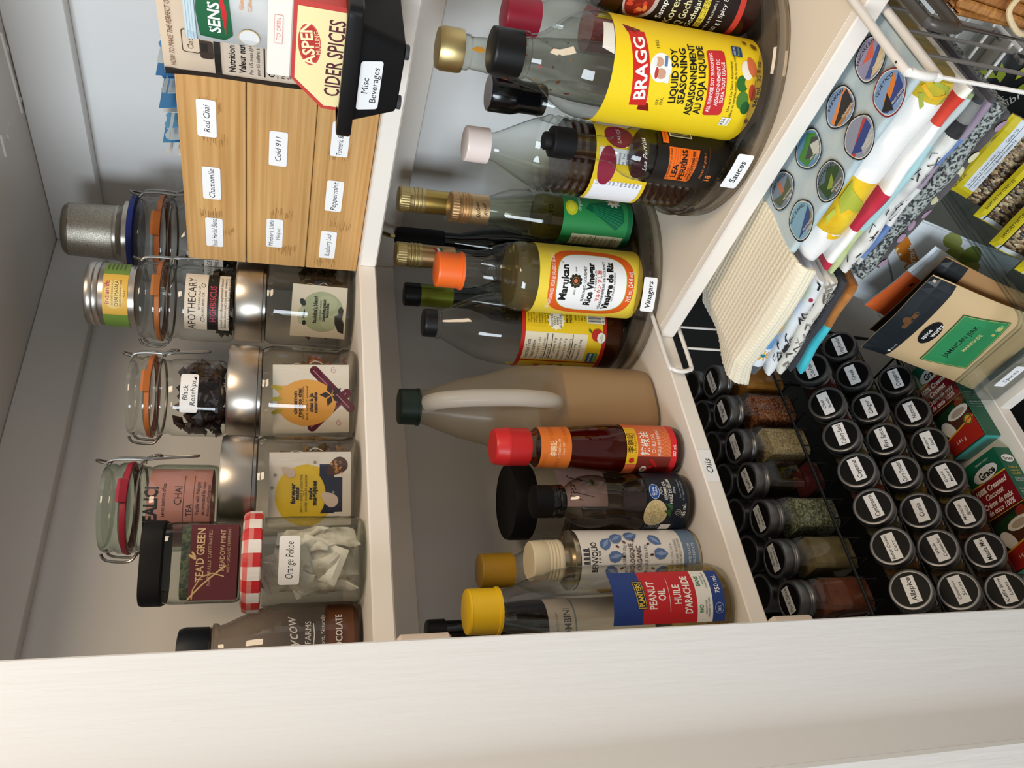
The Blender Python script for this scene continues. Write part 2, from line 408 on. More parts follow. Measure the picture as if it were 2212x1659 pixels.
def turntable(x, y, label, word, uoff, g=G_ACRY):
    t, f = vessel('turntable', label, 'turntable', x, y, -.440)
    r = .1275 if word == 'Vinagars' else .1345
    MB().lathe([(r * .55, 0), (r * .56, .006), (r - .012, .007), (r - .010, .0095), (0, .0095)], g, 72, caps=(True, False)).build('tray', t)
    MB().lathe([(r - .006, .002), (r - .004, .0), (r - .001, .001), (r, .005), (r + .001, .016), (r - .001, .018), (r, .0285), (r + .0015, .031), (r - .0005, .032), (r - .0025, .0305), (r - .004, .010), (r - .010, .0097)], g, 96, caps=(False, False)).build('rim', t)
    s = sticker(cyl(r + .0012, .0165, f + uoff / r), .041, .0175, [word], 'sticker', t, th=.0068, bold=1)
    s['label'] = f'white label reading {word}'
    return t
turntable(.712, .697, 'clear acrylic turntable crowded with vinegar bottles', 'Vinagars', -.012)
turntable(.720, .407, 'wider clear acrylic turntable crowded with sauce bottles', 'Sauces', -.073)
ZT, Z2, Z1 = -.430, -.4405, -.0855     # on a turntable, on the oils shelf, on the tea shelf
WARM = 'E9D9B0'

# ------------------------------------------------------------------ sauces
def bragg_soy():
    x, y = .652, .366
    t, f = vessel('soy_bottle', 'big glass bottle with yellow label and red ribbon, black cap, in front of the sauces', 'bottle', x, y, ZT)
    R = .0468
    pr = [(.040, 0), (.0455, .003), (R, .009), (R, .158), (.0462, .170), (.0435, .181), (.037, .193), (.0285, .203), (.0225, .211), (.0195, .219), (.0185, .224), (.0205, .2255), (.0205, .2285), (.0175, .2295), (.0175, .245)]
    shell(t, pr, G_CLEAR); fill(t, pr, .105, mat('140B07', .12))
    cap(t, .0203, .2305, .258, M_BLACK)
    P = Print(cyl(R, 0, f + .10)); Y = 'F0CE1E'
    P.rect(0, .084, .178, .148, Y)
    ro = radians(9)
    P.poly([(-.030, .122), (-.023, .133), (-.023, .119)], '7C1512').poly([(.031, .146), (.040, .150), (.036, .133), (.031, .134)], '7C1512').poly([(-.036, .124), (-.036, .112), (-.028, .116), (-.028, .125)], '7C1512')
    P.poly([(-.0325, .1335), (-.0305, .1175), (.0345, .1295), (.0325, .1455)], 'C9241F')
    P.text('BRAGG', .001, .1315, .0108, 'F7F3EC', w=.054, rot=radians(10.5), bold=2)
    P.ell(.004, .113, .0125, .0105, 'F4F1EA').ell(-.001, .1120, .0045, .0050, 'C99A80').ell(.0085, .1155, .0042, .0048, 'CDA084').ell(-.001, .1165, .0050, .0018, 'B33A34').ell(.0085, .119, .0048, .0018, 'E8E6E2').rect(-.002, .1055, .012, .004, 'E3E5EA').rect(.010, .1085, .009, .003, '5B7FA8')
    P.text('EST.', -.025, .1085, .0026, '222222', rot=ro).text('ÉTA.', -.024, .1045, .0026, '222222', rot=ro).text('1912', .024, .1175, .003, '222222', rot=ro)
    for s, u, v, w in (('LIQUID SOY', -.001, .0985, .047), ('SEASONING', .000, .0900, .048), ('ASSAISONNEMENT', -.002, .0800, .064), ('AU SOJA LIQUIDE', -.001, .0715, .061)):
        P.text(s, u, v, .0066, '14110C', w=w, rot=ro, bold=2)
    P.rrect(-.001, .0555, .058, .0185, .003, 'C32A2E', ro)
    P.text('ALL PURPOSE SOY SEASONING', -.0015, .0608, .0036, 'F6E9E4', w=.052, rot=ro, bold=1).text('ASSAISONNEMENT DE', -.0005, .0545, .0036, 'F6E9E4', w=.040, rot=ro, bold=1).text('SOYA TOUT USAGE', .0003, .0497, .0036, 'F6E9E4', w=.035, rot=ro, bold=1)
    P.text('Use as a Soy Sauce Alternative', -.002, .0405, .0026, '1B1B12', w=.044, rot=ro).text('À utiliser en remplacement de la sauce soya', -.004, .0362, .0026, '1B1B12', w=.060, rot=ro)
    for u, v, a, b, c in ((-.012, .026, .008, .006, '4C7A2C'), (.002, .030, .007, .006, '2F6A2A'), (-.018, .021, .006, .0045, '1F5A2C'), (.004, .0225, .0055, .0055, 'E0B52A'), (.014, .027, .0085, .0055, 'E9E4D6'), (.018, .022, .009, .0045, 'CF6A3E'), (-.004, .0185, .007, .0035, 'B8442E')): P.ell(u, v, a, b, c, .3)
    P.rrect(.031, .037, .011, .0105, .001, '27406E').text('NON GMO', .031, .0395, .0022, 'E8EDF2', w=.009).text('Project', .031, .0355, .0022, '9DC25A', w=.009)
    P.rect(-.034, .0345, .009, .0095, 'F1EDE2').text('KSA', -.034, .0365, .0034, '222222', w=.007, bold=1).text('KOSHER', -.034, .0318, .0016, '222222', w=.0075)
    P.text('946 mL  32 fl oz', .004, .0138, .0042, '1A1710', w=.040, rot=radians(4), bold=1)
    for u, v, a in ((.034, .139, .0022), (.040, .0175, .004), (.044, .026, .0028), (-.030, .0135, .0028)): P.ell(u, v, a, a * .7, '6E4A18', .5, 9)
    P.build('label', t)
    Q = Print(cyl(lambda v: R - .0003 if v < .17 else .0462, 0, f + .28)); Q.poly([(.0, .1585), (.030, .1585), (.030, .168), (.004, .170)], 'E4DFD4'); Q.build('seal_remnant', t)
bragg_soy()
def lea():
    x, y = .622, .431
    t, f = vessel('worcestershire_bottle', 'small slim bottle with orange and black label, leaning shoulder to the soy bottle', 'bottle', x, y, ZT)
    t['label'] = 'small slim-necked bottle with orange and black label and black cap'
    R = .0262
    pr = [(.022, 0), (.0255, .003), (R, .006), (R, .086), (.0258, .096), (.0235, .106), (.0185, .115), (.0135, .121), (.0125, .124), (.0118, .130), (.0118, .163)]
    shell(t, pr, G_CLEAR); fill(t, pr, .094, mat('0C0705', .15))
    cap(t, .0148, .164, .187, M_BLACKM); MB().lathe([(.0085, .187), (.0085, .1925), (.0075, .194), (0, .194)], M_BLACKM, 32).build('pour_cap', t)
    P = Print(cyl(R, 0, f - .15)); P.rect(0, .0465, .17, .079, '15110E')
    P.poly([(-.019, .0455), (-.019, .0705), (-.006, .0715), (.0145, .0740), (.0145, .0405)], 'E2691C')
    for k in range(9): P.rect(-.002, .0445 + k * .0028, .032, .0006, 'C9560F')
    P.text('LA PREMIÈRE ET LA VRAIE', -.002, .0705, .0018, '1E120A', w=.030, rot=.06).text('LEA', -.008, .0640, .0056, '120C08', w=.0135, rot=.08, bold=2).text('&', .001, .0595, .0036, '120C08', bold=1).text('PERRINS', -.002, .0560, .0056, '120C08', w=.030, rot=.08, bold=2)
    P.text('SAUCE', -.008, .0502, .0025, '7A1E10', w=.010).text('WORCESTERSHIRE', -.002, .0470, .0030, '1A0E08', w=.030, bold=1).text('SAUCE', .003, .0430, .0024, '7A1E10', w=.009)
    P.text('Matez du goût !', .000, .0350, .0026, 'D8742C', w=.025, shear=.3).text('18', -.011, .0265, .0055, 'E07A2E', bold=1).rect(.0, .0300, .036, .0004, '5A3A1E')
    P.rect(.0335, .0605, .016, .024, 'F0EDE6')
    for k in range(16): P.rect(.0262 + k * .00098, .0605, .0003 + .0004 * ((k * 7) % 3), .022, '16130F')
    P.rect(.028, .078, .022, .0065, 'E2691C').text('Nutrition', .028, .0785, .002, '20140A', w=.016)
    P.build('label', t)
    Q = Print(cyl(lambda v: .0258 if v < .1 else .0245, 0, f)); Q.text('Lea Perrins', 0, .0985, .0042, 'C9CCCB', w=.034, shear=.5, rot=.22); Q.build('embossing', t)
lea()
def lucky():
    x, y = .674, .483
    t, f = vessel('soy_sauce_bottle', 'ribbed clear bottle of dark soy sauce with milky white cap', 'bottle', x, y, ZT)
    R = .0392; pr = [(.033, 0), (.038, .003), (R, .008)]
    z = .010
    while z < .060: pr += [(R, z), (R + .0012, z + .003), (R, z + .006), (R - .0012, z + .0075)]; z += .009
    pr += [(R - .001, z), (R - .001, .128)]; z = .130
    while z < .166: pr += [(R, z), (R + .001, z + .003), (R - .0008, z + .0065)]; z += .0085
    pr += [(.0372, .172), (.033, .185), (.027, .198), (.0205, .211), (.016, .220), (.014, .2255), (.014, .229)]
    shell(t, pr, G_CLEAR); fill(t, pr, .150, mat('2A150B', .15))
    cap(t, .0178, .230, .2545, mat('EFDCD4', .4), rib=.0002)
    P = Print(cyl(R, 0, f - .25), .0008); P.rect(0, .0945, .150, .062, 'F0EFF2').rect(0, .1235, .150, .004, 'E4C225').rect(0, .0655, .150, .004, 'E4C225')
    for k, s in enumerate(['LUCKY BRAND', 'INGREDIENTS: Soya bean, wheat, salt', 'Sugar, monosodium glutamate', 'Sodium benzoate, caramel colour', 'MANUFACTURED BY: 209 Soi Ramkhamhaeng', 'Tel. 0-2534 5094   Fax', 'PRODUCT OF THAILAND', 'SAUCE DE POISSON', 'INGRÉDIENTS: Soya, blé, sel, sucre', 'FABRIQUÉ PAR: 209 Soi', 'PRODUIT DE THAÏLANDE']):
        P.text(s, -.014, .118 - k * .0046, .0026 if k else .0034, '3A3F78', w=.034 if k else .024, al='l', bold=1 if k in (0, 6, 7) else 0)
    P.rect(.0, .0945, .018, .056, 'E4C225').ell(.006, .112, .02, .010, '8C2038').build('label', t)
    Q = Print(cyl(.0392, 0, f + .75), .0009); Q.rect(0, .0945, .030, .062, 'E8C81E').ell(.0, .100, .014, .016, '8C2038').text('SAUCE', 0, .100, .004, 'E8D8D0', w=.018); Q.build('front_label', t)
lucky()
def korean():
    x, y = .7115, .3105
    t, f = vessel('barbecue_sauce_bottle', 'bottle of dark red barbecue marinade with dark navy cap, label showing a bowl', 'bottle', x, y, ZT)
    R = .0308; pr = [(.027, 0), (.0300, .003), (R, .008), (R, .135), (.0300, .150), (.025, .168), (.019, .182), (.018, .190)]
    shell(t, pr, G_CLEAR); fill(t, pr, .160, mat('2E0C0A', .15)); cap(t, .0205, .190, .218, mat('151B2A', .4))
    P = Print(cyl(R, 0, f - .22)); P.rect(0, .082, .16, .118, '1C0F10').rect(0, .0265, .16, .006, 'C43A2C')
    P.ell(-.004, .126, .026, .017, 'B7A8A0').ell(-.004, .127, .022, .014, '7E1C14')
    for k in range(16): P.ell(-.004 + random.uniform(-.017, .017), .127 + random.uniform(-.009, .009), .0035, .0022, random.choice(['C9442E', 'E2B77E', '9A2418', 'D9793F']), random.random() * 3, 8)
    for s, v, h, w, c in (('Sempio', .1035, .0055, .026, 'E9E6DC'), ('Korean', .0930, .0075, .034, 'D9D29C'), ('BBQ Gochujang', .0815, .0075, .052, 'D9D29C'), ('Gochujang', .0715, .0055, .034, 'E3DFB8')): P.text(s, -.008, v, h, c, w=w, bold=1)
    P.rect(-.008, .0625, .030, .0065, 'D8C23A').text('샘표 고추장', -.008, .0625, .0042, '2A140C', w=.026).text('Stir-fry & Marinade | Sauce', -.006, .0540, .003, 'D8CFC2', w=.044).text('500 g | Spicy Épicé', -.004, .0450, .0045, 'EFEAE0', w=.046)
    P.build('label', t)
korean()
def sweetchili():
    x, y = .737, .421
    t, f = vessel('chili_sauce_bottle', 'tall glass sauce bottle with dull gold cap and chili residue in its neck', 'bottle', x, y, ZT)
    pr = [(.028, 0), (.0325, .004), (.033, .01), (.033, .10), (.031, .14), (.026, .180), (.020, .215), (.0165, .240), (.0155, .255), (.0172, .257), (.0172, .262), (.0155, .263), (.0155, .270)]
    shell(t, pr, clear('EEF0EA', '8A8A7C')); fill(t, pr, .085, mat('7A2014', .2))
    MB().lathe([(.0205, .264), (.0212, .267), (.0212, .284), (.0195, .2885), (.018, .289), (0, .289)], M_GOLD, 48).build('cap', t)
    Q = Print(cyl(lambda v: .0325 - max(0, v - .12) * .118, 0, f), .0003)
    for k in range(26): Q.ell(random.uniform(-.045, .045), random.uniform(.15, .262), random.uniform(.001, .0035), random.uniform(.0008, .002), random.choice(['A8371E', '8A2A18', 'C98A2C', '6E3A20']), random.random() * 3, 8)
    Q.poly([(.006, .258), (.012, .2535), (.0125, .2475), (.007, .243), (.002, .249)], 'C98A2A'); Q.build('residue', t)
sweetchili()
def simple(name, label, x, y, z0, pr, g, level, lm, capspec, group=None):
    t, f = vessel(name, label, 'bottle', x, y, z0, group)
    shell(t, pr, g)
    if level: fill(t, pr, level, lm)
    capspec(t); return t, f
t, f = simple('hot_sauce_bottle', 'pinkish red capped bottle behind the big yellow-labelled soy bottle', .805, .409, ZT, [(.022, 0), (.0255, .003), (.026, .15), (.022, .165), (.016, .176)], G_CLEAR, .12, mat('8A1A14', .2), lambda t: cap(t, .0192, .176, .214, mat('B4213C', .45), rib=0))
t, f = simple('black_sauce_bottle', 'black shrink-sealed bottle neck between the soy bottle and the milky cap', .778, .487, ZT, [(.022, 0), (.0255, .003), (.026, .12), (.022, .148), (.0165, .160)], G_CLEAR, .07, mat('2A1810', .2),
              lambda t: MB().lathe([(.0165, .150), (.0175, .156), (.0175, .178), (.0195, .183), (.0205, .188), (.0205, .213), (.0195, .215), (0, .215)], M_BLACKG, 48).build('cap', t))
MB().lathe([(.0185, .2151), (.0185, .2156), (0, .2156)], mat('9C9694', .5), 40).build('cap_disc', t)

# ------------------------------------------------------------------ vinegars
def marukan():
    x, y = .652, .643
    t, f = vessel('rice_vinegar_bottle', 'rice vinegar bottle with bright orange cap and yellow label', 'bottle', x, y, ZT)
    R = .0411; pr = [(.035, 0), (.0395, .003), (R, .008), (R, .147), (.0415, .150), (.0415, .158), (.0395, .165)]
    for k in range(6): pr += [(.0375 - k * .0034, .167 + k * .0042), (.0385 - k * .0034, .1695 + k * .0042)]
    pr += [(.0195, .195), (.0178, .205), (.0168, .218), (.0168, .226)]
    shell(t, pr, G_CLEAR); fill(t, pr, .168, clear('DCCB94', 'A58E58', refl=.3, opaque=.22), 'vinegar')
    cap(t, .0205, .2255, .2565, mat('EE6A22', .42), rib=.0002, flare=.0016)
    P = Print(cyl(R, 0, f - .05)); P.rect(0, .078, .150, .130, 'F2D445')
    def oval(a, b, n=40, p=3.2): return [(a * abs(cos(q)) ** (2 / p) * (1 if cos(q) >= 0 else -1), .0775 + b * abs(sin(q)) ** (2 / p) * (1 if sin(q) >= 0 else -1)) for q in [2 * pi * k / n for k in range(n)]]
    P.poly(oval(.0445, .0535), 'E5601F').poly(oval(.0372, .0442), 'A9BE4A').poly(oval(.0365, .0434), 'F6F5F3')
    P.text('FOR SALADS & SAUCES   POUR LES SALADES ET LES SAUCES', 0, .1262, .0044, 'FBEFE4', w=.074, bold=1)
    P.text('Marukan', -.001, .1120, .0088, '14120F', w=.043, bold=3).text('®', .023, .1145, .0025, '14120F')
    for k in range(10): a = k * pi / 5; P.ell(.002 + .0066 * cos(a), .0985 + .0062 * sin(a), .0019, .0019, '2E2718', 0, 8)
    P.ell(.002, .0985, .0068, .0064, '2E2718').ell(.002, .0985, .0046, .0043, '9C8A58').ell(.002, .0985, .0040, .0037, '2A1A10').ell(.002, .0985, .0026, .0024, 'D9744A')
    P.text('SINCE', -.0115, .0985, .002, '3A3A3A', w=.0062).text('1649', .015, .0985, .002, '3A3A3A', w=.0058)
    P.text('SEASONED GOURMET', -.001, .0870, .0036, '1B1B1B', w=.042).text('Rice Vinegar', -.001, .0800, .0082, '100F0E', w=.052, bold=3).text('4.1% ACETIC ACID', .004, .0736, .0022, '2A2A2A', w=.024)
    P.text('マルカン すし酢', -.002, .0686, .0042, 'D2402A', w=.037, bold=1).text('ASSAISONNEMENT DE GOURMET', -.002, .0634, .0033, '1B1B1B', w=.060).text('Vinaigre de Riz', -.002, .0560, .0080, '100F0E', w=.059, bold=3).text('4.1% D’ACIDE ACÉTIQUE', -.002, .0498, .0022, '2A2A2A', w=.034)
    P.text('710 mL (24 fl oz)', 0, .0290, .0056, 'FBF0E6', w=.036, bold=1)
    P.build('label', t)
marukan()
def acv():
    x, y = .648, .733
    t, f = vessel('cider_vinegar_bottle', 'clear tapered cider vinegar bottle with yellow and red back label', 'bottle', x, y, ZT)
    R = .0475; pr = [(.042, 0), (.0462, .003), (R, .009), (R, .142), (.0468, .156), (.0448, .168), (.0415, .185), (.035, .201), (.0275, .216), (.021, .228), (.0175, .235), (.0195, .2365), (.0195, .239), (.017, .240), (.017, .246)]
    shell(t, pr, G_CLEAR); fill(t, pr, .085, clear('7A3A1C', '3A1606', refl=.3, opaque=.45), 'vinegar')
    cap(t, .0175, .2405, .2565, mat('16181B', .4), rib=.0003)
    P = Print(cyl(R, 0, f - .02)); P.rect(-.005, .086, .176, .112, 'EBC922').rect(-.005, .1395, .176, .005, 'C0281F').rect(-.005, .0325, .176, .005, 'B5271F').rect(-.0425, .086, .0025, .108, 'B5271F')
    facts(P, -.020, .096, .038, .082, 'E9E2CC')
    P.rect(.024, .124, .036, .026, 'E4C01E').lines(['Ingredients:', 'Organic unfiltered', 'apple cider vinegar,', 'Water', 'Ingrédients :', 'Vinaigre de cidre de', 'pomme biologique', 'cru non filtré, Eau'], .010, .1345, .0024, .0036, '2B2412', al='l')
    pts = [(.014 + (.0115 if k % 2 else .0135) * cos(k * pi / 12) * .9, .098 + (.0098 if k % 2 else .0116) * sin(k * pi / 12)) for k in range(24)]
    P.poly(pts, 'F3EFE2').lines(['GLUTEN', 'FREE !', 'SANS', 'GLUTEN !'], .014, .1035, .0030, .0037, '1D1D1D', bold=1)
    P.lines(['PRODUCT OF U.S.A.', 'PRODUIT DES É.-U.'], .012, .0835, .0032, .0048, '1D1B10', al='l', bold=1).lines(['BRAGG', 'Live Food Products', 'Box 7, Santa Barbara', 'CA, 93102, USA'], .016, .0725, .0024, .0042, '1D1B10', al='l')
    P.rect(.030, .0450, .034, .024, 'F1EEE4')
    for k in range(26): P.rect(.0145 + k * .0012, .0465, .0003 + .0005 * ((k * 5) % 3) * .6, .018, '17150F')
    P.text('0 74305 10132', .030, .0355, .0028, '17150F', w=.030)
    P.ell(-.001, .0430, .0075, .0075, 'B8281E').poly([(0, .050), (.004, .055), (.007, .054), (.003, .0505)], '2F6A22').ell(-.004, .0375, .0065, .0055, 'EFE9DC').lines(['GO', 'ORGANIC!'], -.004, .0390, .0016, .0024, '222222')
    P.rect(-.031, .0455, .014, .013, '2E5E80').text('SANS OGM', -.031, .0475, .0026, 'E8EDF0', w=.012, bold=1).rect(-.031, .0415, .014, .003, '6FA03A')
    P.text('VINEGAR', -.058, .095, .007, 'B5271F', w=.026, bold=2).text('VINAIGRE', -.058, .082, .006, '1E1A10', w=.026, bold=1).rrect(-.055, .112, .012, .008, .003, 'C0281F')
    P.build('label', t)
acv()
def green():
    x, y = .738, .621
    t, f = vessel('organic_vinegar_bottle', 'pale vinegar bottle with bronze cap and green leafy label', 'bottle', x, y, ZT)
    R = .0300; pr = [(.025, 0), (.029, .003), (R, .008), (R, .112), (.0305, .114), (.0305, .122), (.0285, .130), (.0245, .145), (.0200, .163), (.0175, .178), (.0165, .188), (.0165, .235)]
    shell(t, pr, clear('EDF0E4', '76805E')); fill(t, pr, .126, clear('EAE6C4', 'A9A070', refl=.3), 'vinegar')
    MB().lathe([(.0177, .190), (.0177, .213)], mat('E0BC8C', .4, 1), 48, caps=(False, False)).build('foil_sleeve', t)
    metal_cap(t, .0185, .212, .237, M_GOLD2, 3)
    Q = Print(cyl(.0178, 0, f), .0003); Q.text('Stefano', -.001, .205, .0050, '23190F', w=.020, shear=.6, rot=.2).text('Rossi', .001, .1965, .0042, '23190F', w=.017, shear=.6, rot=.3); Q.build('signature', t)
    P = Print(cyl(R, 0, f + .12)); P.rect(0, .0545, .112, .092, '2E8B4A').rect(0, .012, .112, .006, '1E6A40')
    P.ell(.012, .090, .010, .008, 'C9C82A').ell(.012, .090, .006, .005, 'E2DA3A')
    P.poly([(-.012, .030), (.006, .060), (.012, .072), (.020, .066), (.026, .045), (.022, .022), (.0, .020)], '12633F')
    for k in range(6): P.line([(-.008 + k * .004, .024), (.008 + k * .002, .062)], .0009, '2A8A58')
    for k in range(9): a = k * .7; P.ell(.026 + .0055 * cos(a), .033 + .0055 * sin(a), .0042, .0018, 'E9E3CB', a, 10)
    P.ell(.026, .033, .0022, .0022, 'C9A94A').text('organic', .018, .080, .0045, 'DCE8D8', w=.020)
    P.rect(-.030, .052, .020, .068, 'E5E0B4'); facts(P, -.030, .052, .0185, .066, 'E5E0B4', '26220F', 8)
    P.build('label', t)
green()
def tallneck(name, label, x, y, z0, capm, foil, g, lab=None, s=1.0):
    pr = [(.026, 0), (.0295, .004), (.030, .01), (.030, .118 * s), (.0285, .138 * s), (.0225, .155 * s), (.0155, .170 * s), (.0138, .180 * s), (.0135, .262 * s), (.0135, .266 * s)]
    t, f = vessel(name, label, 'bottle', x, y, z0)
    shell(t, pr, g); fill(t, pr, .10, mat('1C120C', .15))
    MB().lathe([(.0150, .212 * s), (.0152, .214 * s), (.0152, .258 * s)], foil, 40, caps=(False, False)).build('foil_sleeve', t)
    metal_cap(t, .0163, .256 * s, .291 * s, capm, 3)
    if lab:
        P = Print(cyl(.030, 0, f)); P.rect(0, .075, .12, .08, lab).text('ACETO', 0, .09, .006, '2A2A2A', w=.03); P.build('label', t)
    return t, f
tallneck('balsamic_bottle', 'tall clear bottle with gold cap and gold neck foil, behind the green-labelled vinegar', .802, .671, ZT, M_GOLD, mat('BFA25A', .34, 1), G_CLEAR, 'A9A7A2', .99)
t, f = tallneck('red_wine_vinegar_bottle', 'tall bottle with gold cap and bronze foil, just behind the orange-capped bottle', .756, .724, ZT, M_GOLD, mat('C49C70', .34, 1), G_CLEAR, None, .985)
Q = Print(cyl(.0153, 0, f), .0003)
for c, k in (('2F6B3C', 0), ('E4E2DC', 1), ('A8322C', 2)): Q.rect(.004, .226 + k * .0035, .020, .0032, c, .35)
Q.build('flag_band', t)
t, f = vessel('pour_spout_bottle', 'dark bottle with black neck sleeve and metal pour spout, at the back behind the vinegars', 'bottle', .846, .776, Z2)
MB().lathe([(.023, 0), (.027, .004), (.027, .12), (.022, .16), (.0125, .19), (.0115, .225)], clear('1E2016', '0A0A08'), 40).build('bottle_body', t)
MB().lathe([(.0135, .215), (.0140, .22), (.0140, .276), (.0125, .283), (.008, .285)], M_BLACKM, 40).build('neck_sleeve', t)
MB().tube(smooth_path([(0, 0, .284), (0, 0, .293), (-.004, -.006, .300), (-.009, -.013, .306)]), .0032, M_GOLD, 10).build('pour_spout', t)
t, f = vessel('black_capped_bottle', 'dark bottle with black cap and olive green neck band behind the cider vinegar', 'bottle', .735, .776, ZT)
pr = [(.027, 0), (.031, .004), (.031, .12), (.027, .145), (.018, .165), (.0145, .18), (.0140, .245)]
MB().lathe(pr, mat('10130E', .12), 44).build('bottle_body', t)
MB().lathe([(.0152, .203), (.0152, .247)], mat('7E8A2A', .35, .6), 44, caps=(False, False)).build('neck_band', t); cap(t, .0158, .247, .268, M_BLACK, rib=.0003)

# ------------------------------------------------------------------ oils
def jug():
    x, y = .520, .734
    t, f = vessel('vinegar_jug', 'translucent plastic jug with dark green cap and moulded handle, half full', 'jug', x, y, Z2, rz=radians(-6))
    g = clear('E9E2D4', 'B5AA98', refl=.6, rough=.25, opaque=.30)
    pr = [(.044, 0), (.048, .006), (.0495, .02), (.0495, .125), (.0485, .145), (.0455, .175), (.040, .205), (.033, .235), (.0255, .258), (.0200, .272), (.0185, .282)]
    mb = MB(); rings = []
    for r, z in pr:
        p = 3.2 if z < .2 else 2.2; rings.append([(r * (abs(cos(a)) ** p + abs(sin(a)) ** p) ** (-1 / p) * cos(a), r * (abs(cos(a)) ** p + abs(sin(a)) ** p) ** (-1 / p) * sin(a), z) for a in [2 * pi * (k + .5) / 48 for k in range(48)]])
    mb.loft(rings, g, (True, False)); mb.build('jug_body', t)
    rings = []
    for r, z in [(.046, .004), (.0478, .02), (.0478, .118)]:
        p = 3.2; rings.append([(r * (abs(cos(a)) ** p + abs(sin(a)) ** p) ** (-1 / p) * cos(a), r * (abs(cos(a)) ** p + abs(sin(a)) ** p) ** (-1 / p) * sin(a), z) for a in [2 * pi * (k + .5) / 48 for k in range(48)]])
    MB().loft(rings, mat('BE9654', .4)).build('vinegar', t)
    d = Vector((cos(f + radians(6) + .25), sin(f + radians(6) + .25), 0))
    pts = [d * .018 + Vector((0, 0, .274)), d * .034 + Vector((0, 0, .262)), d * .047 + Vector((0, 0, .235)), d * .054 + Vector((0, 0, .20)), d * .057 + Vector((0, 0, .170)), d * .052 + Vector((0, 0, .142)), d * .042 + Vector((0, 0, .13))]
    MB().tube(smooth_path(pts, 5), .0095, clear('F4F0E8', 'CFC8BC', refl=.8, rough=.2, opaque=.75), 14).build('handle', t)
    cap(t, .0205, .281, .3045, mat('1C3226', .42), rib=.0005, flare=.001)
jug()
def chili():
    x, y = .439, .687
    t, f = vessel('chili_oil_bottle', 'chili oil bottle with bright red flip cap and orange neck band', 'bottle', x, y, Z2)
    pr = [(.022, 0), (.0255, .003), (.0266, .008), (.0266, .075), (.0268, .082), (.0262, .095), (.0240, .120), (.0222, .135), (.0212, .168), (.0175, .172), (.0170, .180)]
    shell(t, pr, clear('F0E6E0', '7A4A40')); fill(t, pr, .160, clear('9A1408', '4A0602', refl=.5, opaque=.35), 'chili_oil')
    b = MB().lathe([(.0200, .177), (.0205, .180), (.0205, .200)], mat('C81F22', .4), 64, rib=.0004, caps=(True, False)); b.lathe([(.0207, .200), (.0207, .2035), (.0200, .2045), (.0195, .213), (.0175, .2155), (0, .2155)], mat('D32426', .38), 48, caps=(False, False)); b.build('cap', t)
    P = Print(cyl(lambda v: .0212 + (.168 - v) * .035, 0, f - .05), .0004); P.rect(0, .151, .14, .034, 'E0772C').text('李錦記', .0, .154, .0058, 'F6E0B8', w=.021, bold=1).text('始創於1888年·Since 1888', 0, .1475, .0024, 'F6E0B8', w=.026).text('Depuis 1888', 0, .143, .0022, 'F6E0B8', w=.016)
    for k in range(4): P.text('LEE KUM KEE', -.022 + (k % 2) * .045, .163 - k * .0075, .0046, 'D2641C', w=.03)
    P.build('neck_label', t)
    P = Print(cyl(.0267, 0, f + .12), .0003); P.rect(0, .0425, .12, .058, 'DE6A3A').rect(0, .0150, .12, .0075, 'D8262A').rect(-.026, .0385, .030, .040, '7A2A20')
    for k in range(11): P.line([(-.010 + k * .004, .0195), (-.006 + k * .004, .0245), (-.010 + k * .004, .0295), (-.006 + k * .004, .0345)], .0006, 'EE9A68')
    P.rect(.002, .0655, .044, .0130, 'EEC12A').rect(.002, .0655, .041, .0110, 'E8B41C').text('李錦記', .004, .0672, .0058, '20140A', w=.022, bold=1).text('LEE KUM KEE', .004, .0618, .0025, '20140A', w=.022).ell(-.0155, .0655, .0032, .0032, 'C42A1E')
    P.text('辣椒油', .004, .0500, .0085, 'FAF0E4', w=.027, bold=1).text('CHILI OIL', .004, .0400, .0040, 'FAF0E4', w=.022).text('HUILE AU PIMENT', .006, .0335, .0040, 'FAF0E4', w=.032).text('207 mL', -.004, .0150, .0036, 'FBEDE6', w=.013, bold=1)
    for k in range(7): P.ell(-.026 + random.uniform(-.008, .008), .036 + random.uniform(-.012, .010), .0075, .0022, random.choice(['9C1414', 'B5201C', '6E0E10']), random.uniform(.5, 2.2), 12)
    P.ell(-.027, .049, .005, .004, 'EDE6DC').ell(-.027, .049, .0028, .0022, 'D9743A').build('label', t)
chili()
